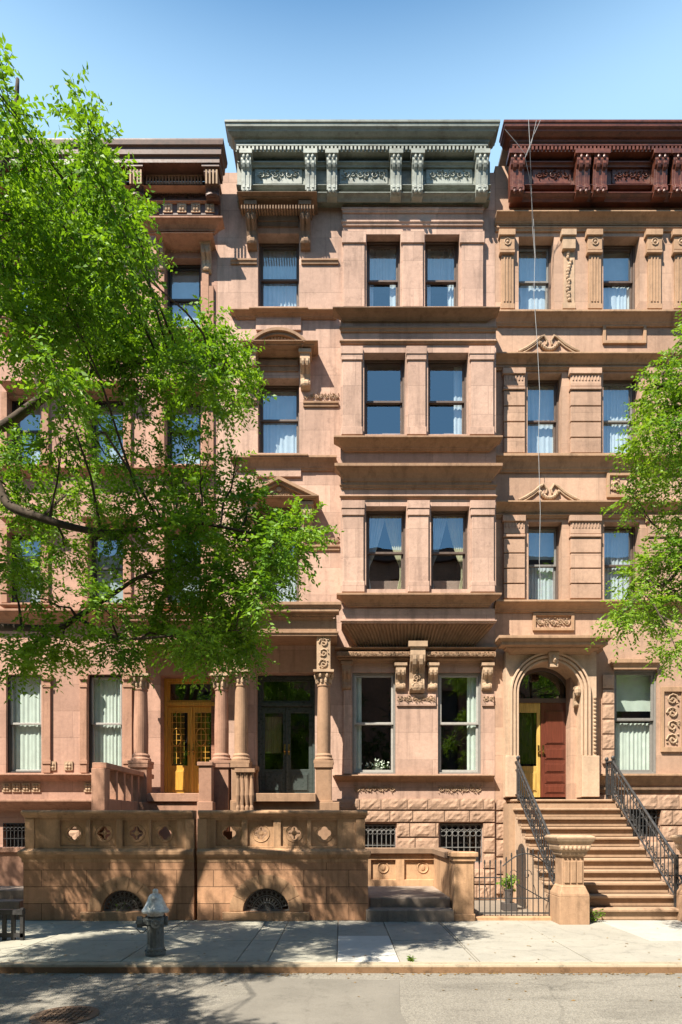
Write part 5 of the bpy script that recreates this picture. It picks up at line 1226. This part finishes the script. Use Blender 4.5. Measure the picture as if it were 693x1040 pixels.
# trees and row on the far side of the street, behind the photographer (seen in the panes)
rs = random.Random(5)
for tx, ty in ((-9.5, -4.2), (2.5, -4.4), (12, -4.0)):
    base = (tx, ty, 0); cls = []
    while len(cls) < 42:
        u = (rs.uniform(-1, 1), rs.uniform(-1, 1), rs.uniform(-1, 1))
        if sum(a*a for a in u) < 1: cls.append(((tx+u[0]*3.3, ty-.4+u[1]*2.2, 5.6+u[2]*3.0), (.8, .7, .6), .5))
    tree('street_tree', {-9.5: 'dark green tree across the street, far left behind the viewer', 2.5: 'dark green tree across the street right behind the viewer', 12: 'dark green tree across the street, far right behind the viewer'}[tx], base,
         [([base, (tx, ty, 2.2), (tx+.2, ty, 4), (tx, ty-.2, 7.5)], .17, .03), ([(tx+.1, ty, 3.2), (tx+1.3, ty, 4.6), (tx+2.3, ty, 6)], .08, .02), ([(tx+.1, ty, 3.4), (tx-1.3, ty, 4.8), (tx-2.3, ty, 6)], .08, .02)], cls, 'leaf_dark', int(tx*10)+200, .8, (.13, .07), 'street trees', .16, False)
OP = thing('opposite_house', 'long brick row house across the street behind the viewer', 'house', (0, -9, 0))
m = MB(); hs = [(-27+i*3.0, -27+i*3.0+1.1, 1.2+j*3.2, 3.1+j*3.2) for i in range(18) for j in range(5)]
m.wall(-60, 60, -.1, 17, -9.3, .3, hs); m.box(-60, 60, -16, -9.75, -.1, 17); m.build('wall', 'party_brick', OP)
m = MB(); m.box(-60.2, 60.2, -9.3, -8.7, 17, 17.6); m.build('cornice', 'cornice_brown', OP)
m = MB()
for a, b, c, d in hs: m.box(a, b, -9.5, -9.45, c, d)
m.build('windows', 'frame_dark', OP)
sw = MB(); sw.box(-60, 60, -9.3, -1.95, -.3, 0); struct('far_sidewalk', sw, 'concrete')

rg = np.random.default_rng(41); n_ = 420
lx = rg.uniform(-6, 6, n_); ly = np.where(rg.random(n_) < .7, KF-np.abs(rg.normal(0, .05, n_))-.02, rg.uniform(6.2, 10.6, n_)); lz = np.where(ly < KF, -.094, .006)
o = leaves_mesh('leaf_litter', np.stack([lx, ly, lz], 1), np.stack([rg.normal(size=n_), rg.normal(size=n_), np.full(n_, .02)], 1), .05, .025, 'litter', None, 8, 6)
tag(o, 'dry leaf litter scattered along the gutter and sidewalk', 'leaf litter', None, 'stuff')

def small_plant(name, label, c, r, n, L, W, group=None, mat='leaf_plant', stem=True):
    t = thing(name, label, 'plant', c, group); rg = np.random.default_rng(int(abs(c[0])*1000))
    pts = []; dr = []; m = MB()
    for i in range(n):
        a = rg.uniform(0, 2*PI); el = rg.uniform(.2, 1.3); ln = r*rg.uniform(.4, 1)
        tip = np.array(c)+ln*np.array([math.cos(a)*math.cos(el), math.sin(a)*math.cos(el), math.sin(el)*1.3])
        m.tube([c, tuple((np.array(c)+tip)/2+np.array([0, 0, .02])), tuple(tip)], [.004, .003, .002], 3)
        for k in range(5):
            f = .4+.15*k; pts.append(np.array(c)+(tip-np.array(c))*f); dr.append(np.array([math.cos(a+rg.normal()), math.sin(a+rg.normal()), rg.normal()*.5+.2]))
    m.build('stems', 'bark', t, fix=False); leaves_mesh('foliage', pts, dr, L, W, mat, t, 3); return t
small_plant('weed', 'small green weed at the foot of the carved newel beside the bottom step', (X(605, 10.68), 10.68, 0), .2, 16, .06, .03, 'weeds at the pavement edge')
small_plant('weed', 'grassy weed in the joint by the kerb, right of the white slab', (X(418, 7.66), 7.66, -.01), .06, 20, .04, .012, 'weeds at the pavement edge')
small_plant('weed', 'straggly weed growing in the left arched cellar opening', (X(122, 10.95), 10.95, .12), .22, 18, .05, .02, 'weeds at the pavement edge')
pp = thing('potted_plant', 'lime green plant in a small pot in the area behind the iron gate', 'plant', (X(517, 12.4), 12.4, .0))
px_, py_ = X(517, 12.4), 12.4
m = MB(); m.lathe(px_, py_, [(.07, .1), (.09, .34), (.1, .35), (.1, .38), (.08, .38), (.07, .34)], 16); m.box(px_-.12, px_+.12, py_-.12, py_+.12, -.06, .098); m.build('pot', 'terracotta', pp)
rg = np.random.default_rng(9); pts = rg.normal(size=(160, 3))*np.array([.075, .075, .07])+np.array([px_, py_, .5]); leaves_mesh('foliage', pts, rg.normal(size=(160, 3)), .08, .045, 'leaf_plant', pp, 4)
m = MB()
for i in range(8): m.tube([(px_, py_, .33), tuple(pts[i])], .005, 4)
m.build('stems', 'bark', pp)
# white lilies on the sill inside the left parlour window
fl = thing('flower_arrangement', 'white flowers in a bowl behind the lower pane of the left parlour window', 'flowers', (X(384, 14.4), 14.42, Z(784, DW)))
bx_, by_, bz_ = X(384, 14.4), 14.42, Z(784, DW)
m = MB(); m.lathe(bx_, by_, [(.05, bz_-.02), (.11, bz_+.05), (.12, bz_+.1), (.1, bz_+.1)], 14); m.build('bowl', 'frame_light', fl)
rg = np.random.default_rng(3); pts = rg.normal(size=(90, 3))*np.array([.15, .05, .055])+np.array([bx_, by_, bz_+.17]); leaves_mesh('blossoms', pts, rg.normal(size=(90, 3)), .07, .045, 'petal', fl, 6)
pts = rg.normal(size=(60, 3))*np.array([.16, .05, .05])+np.array([bx_, by_, bz_+.13]); leaves_mesh('foliage', pts, rg.normal(size=(60, 3)), .08, .03, 'leaf_dark', fl, 7)
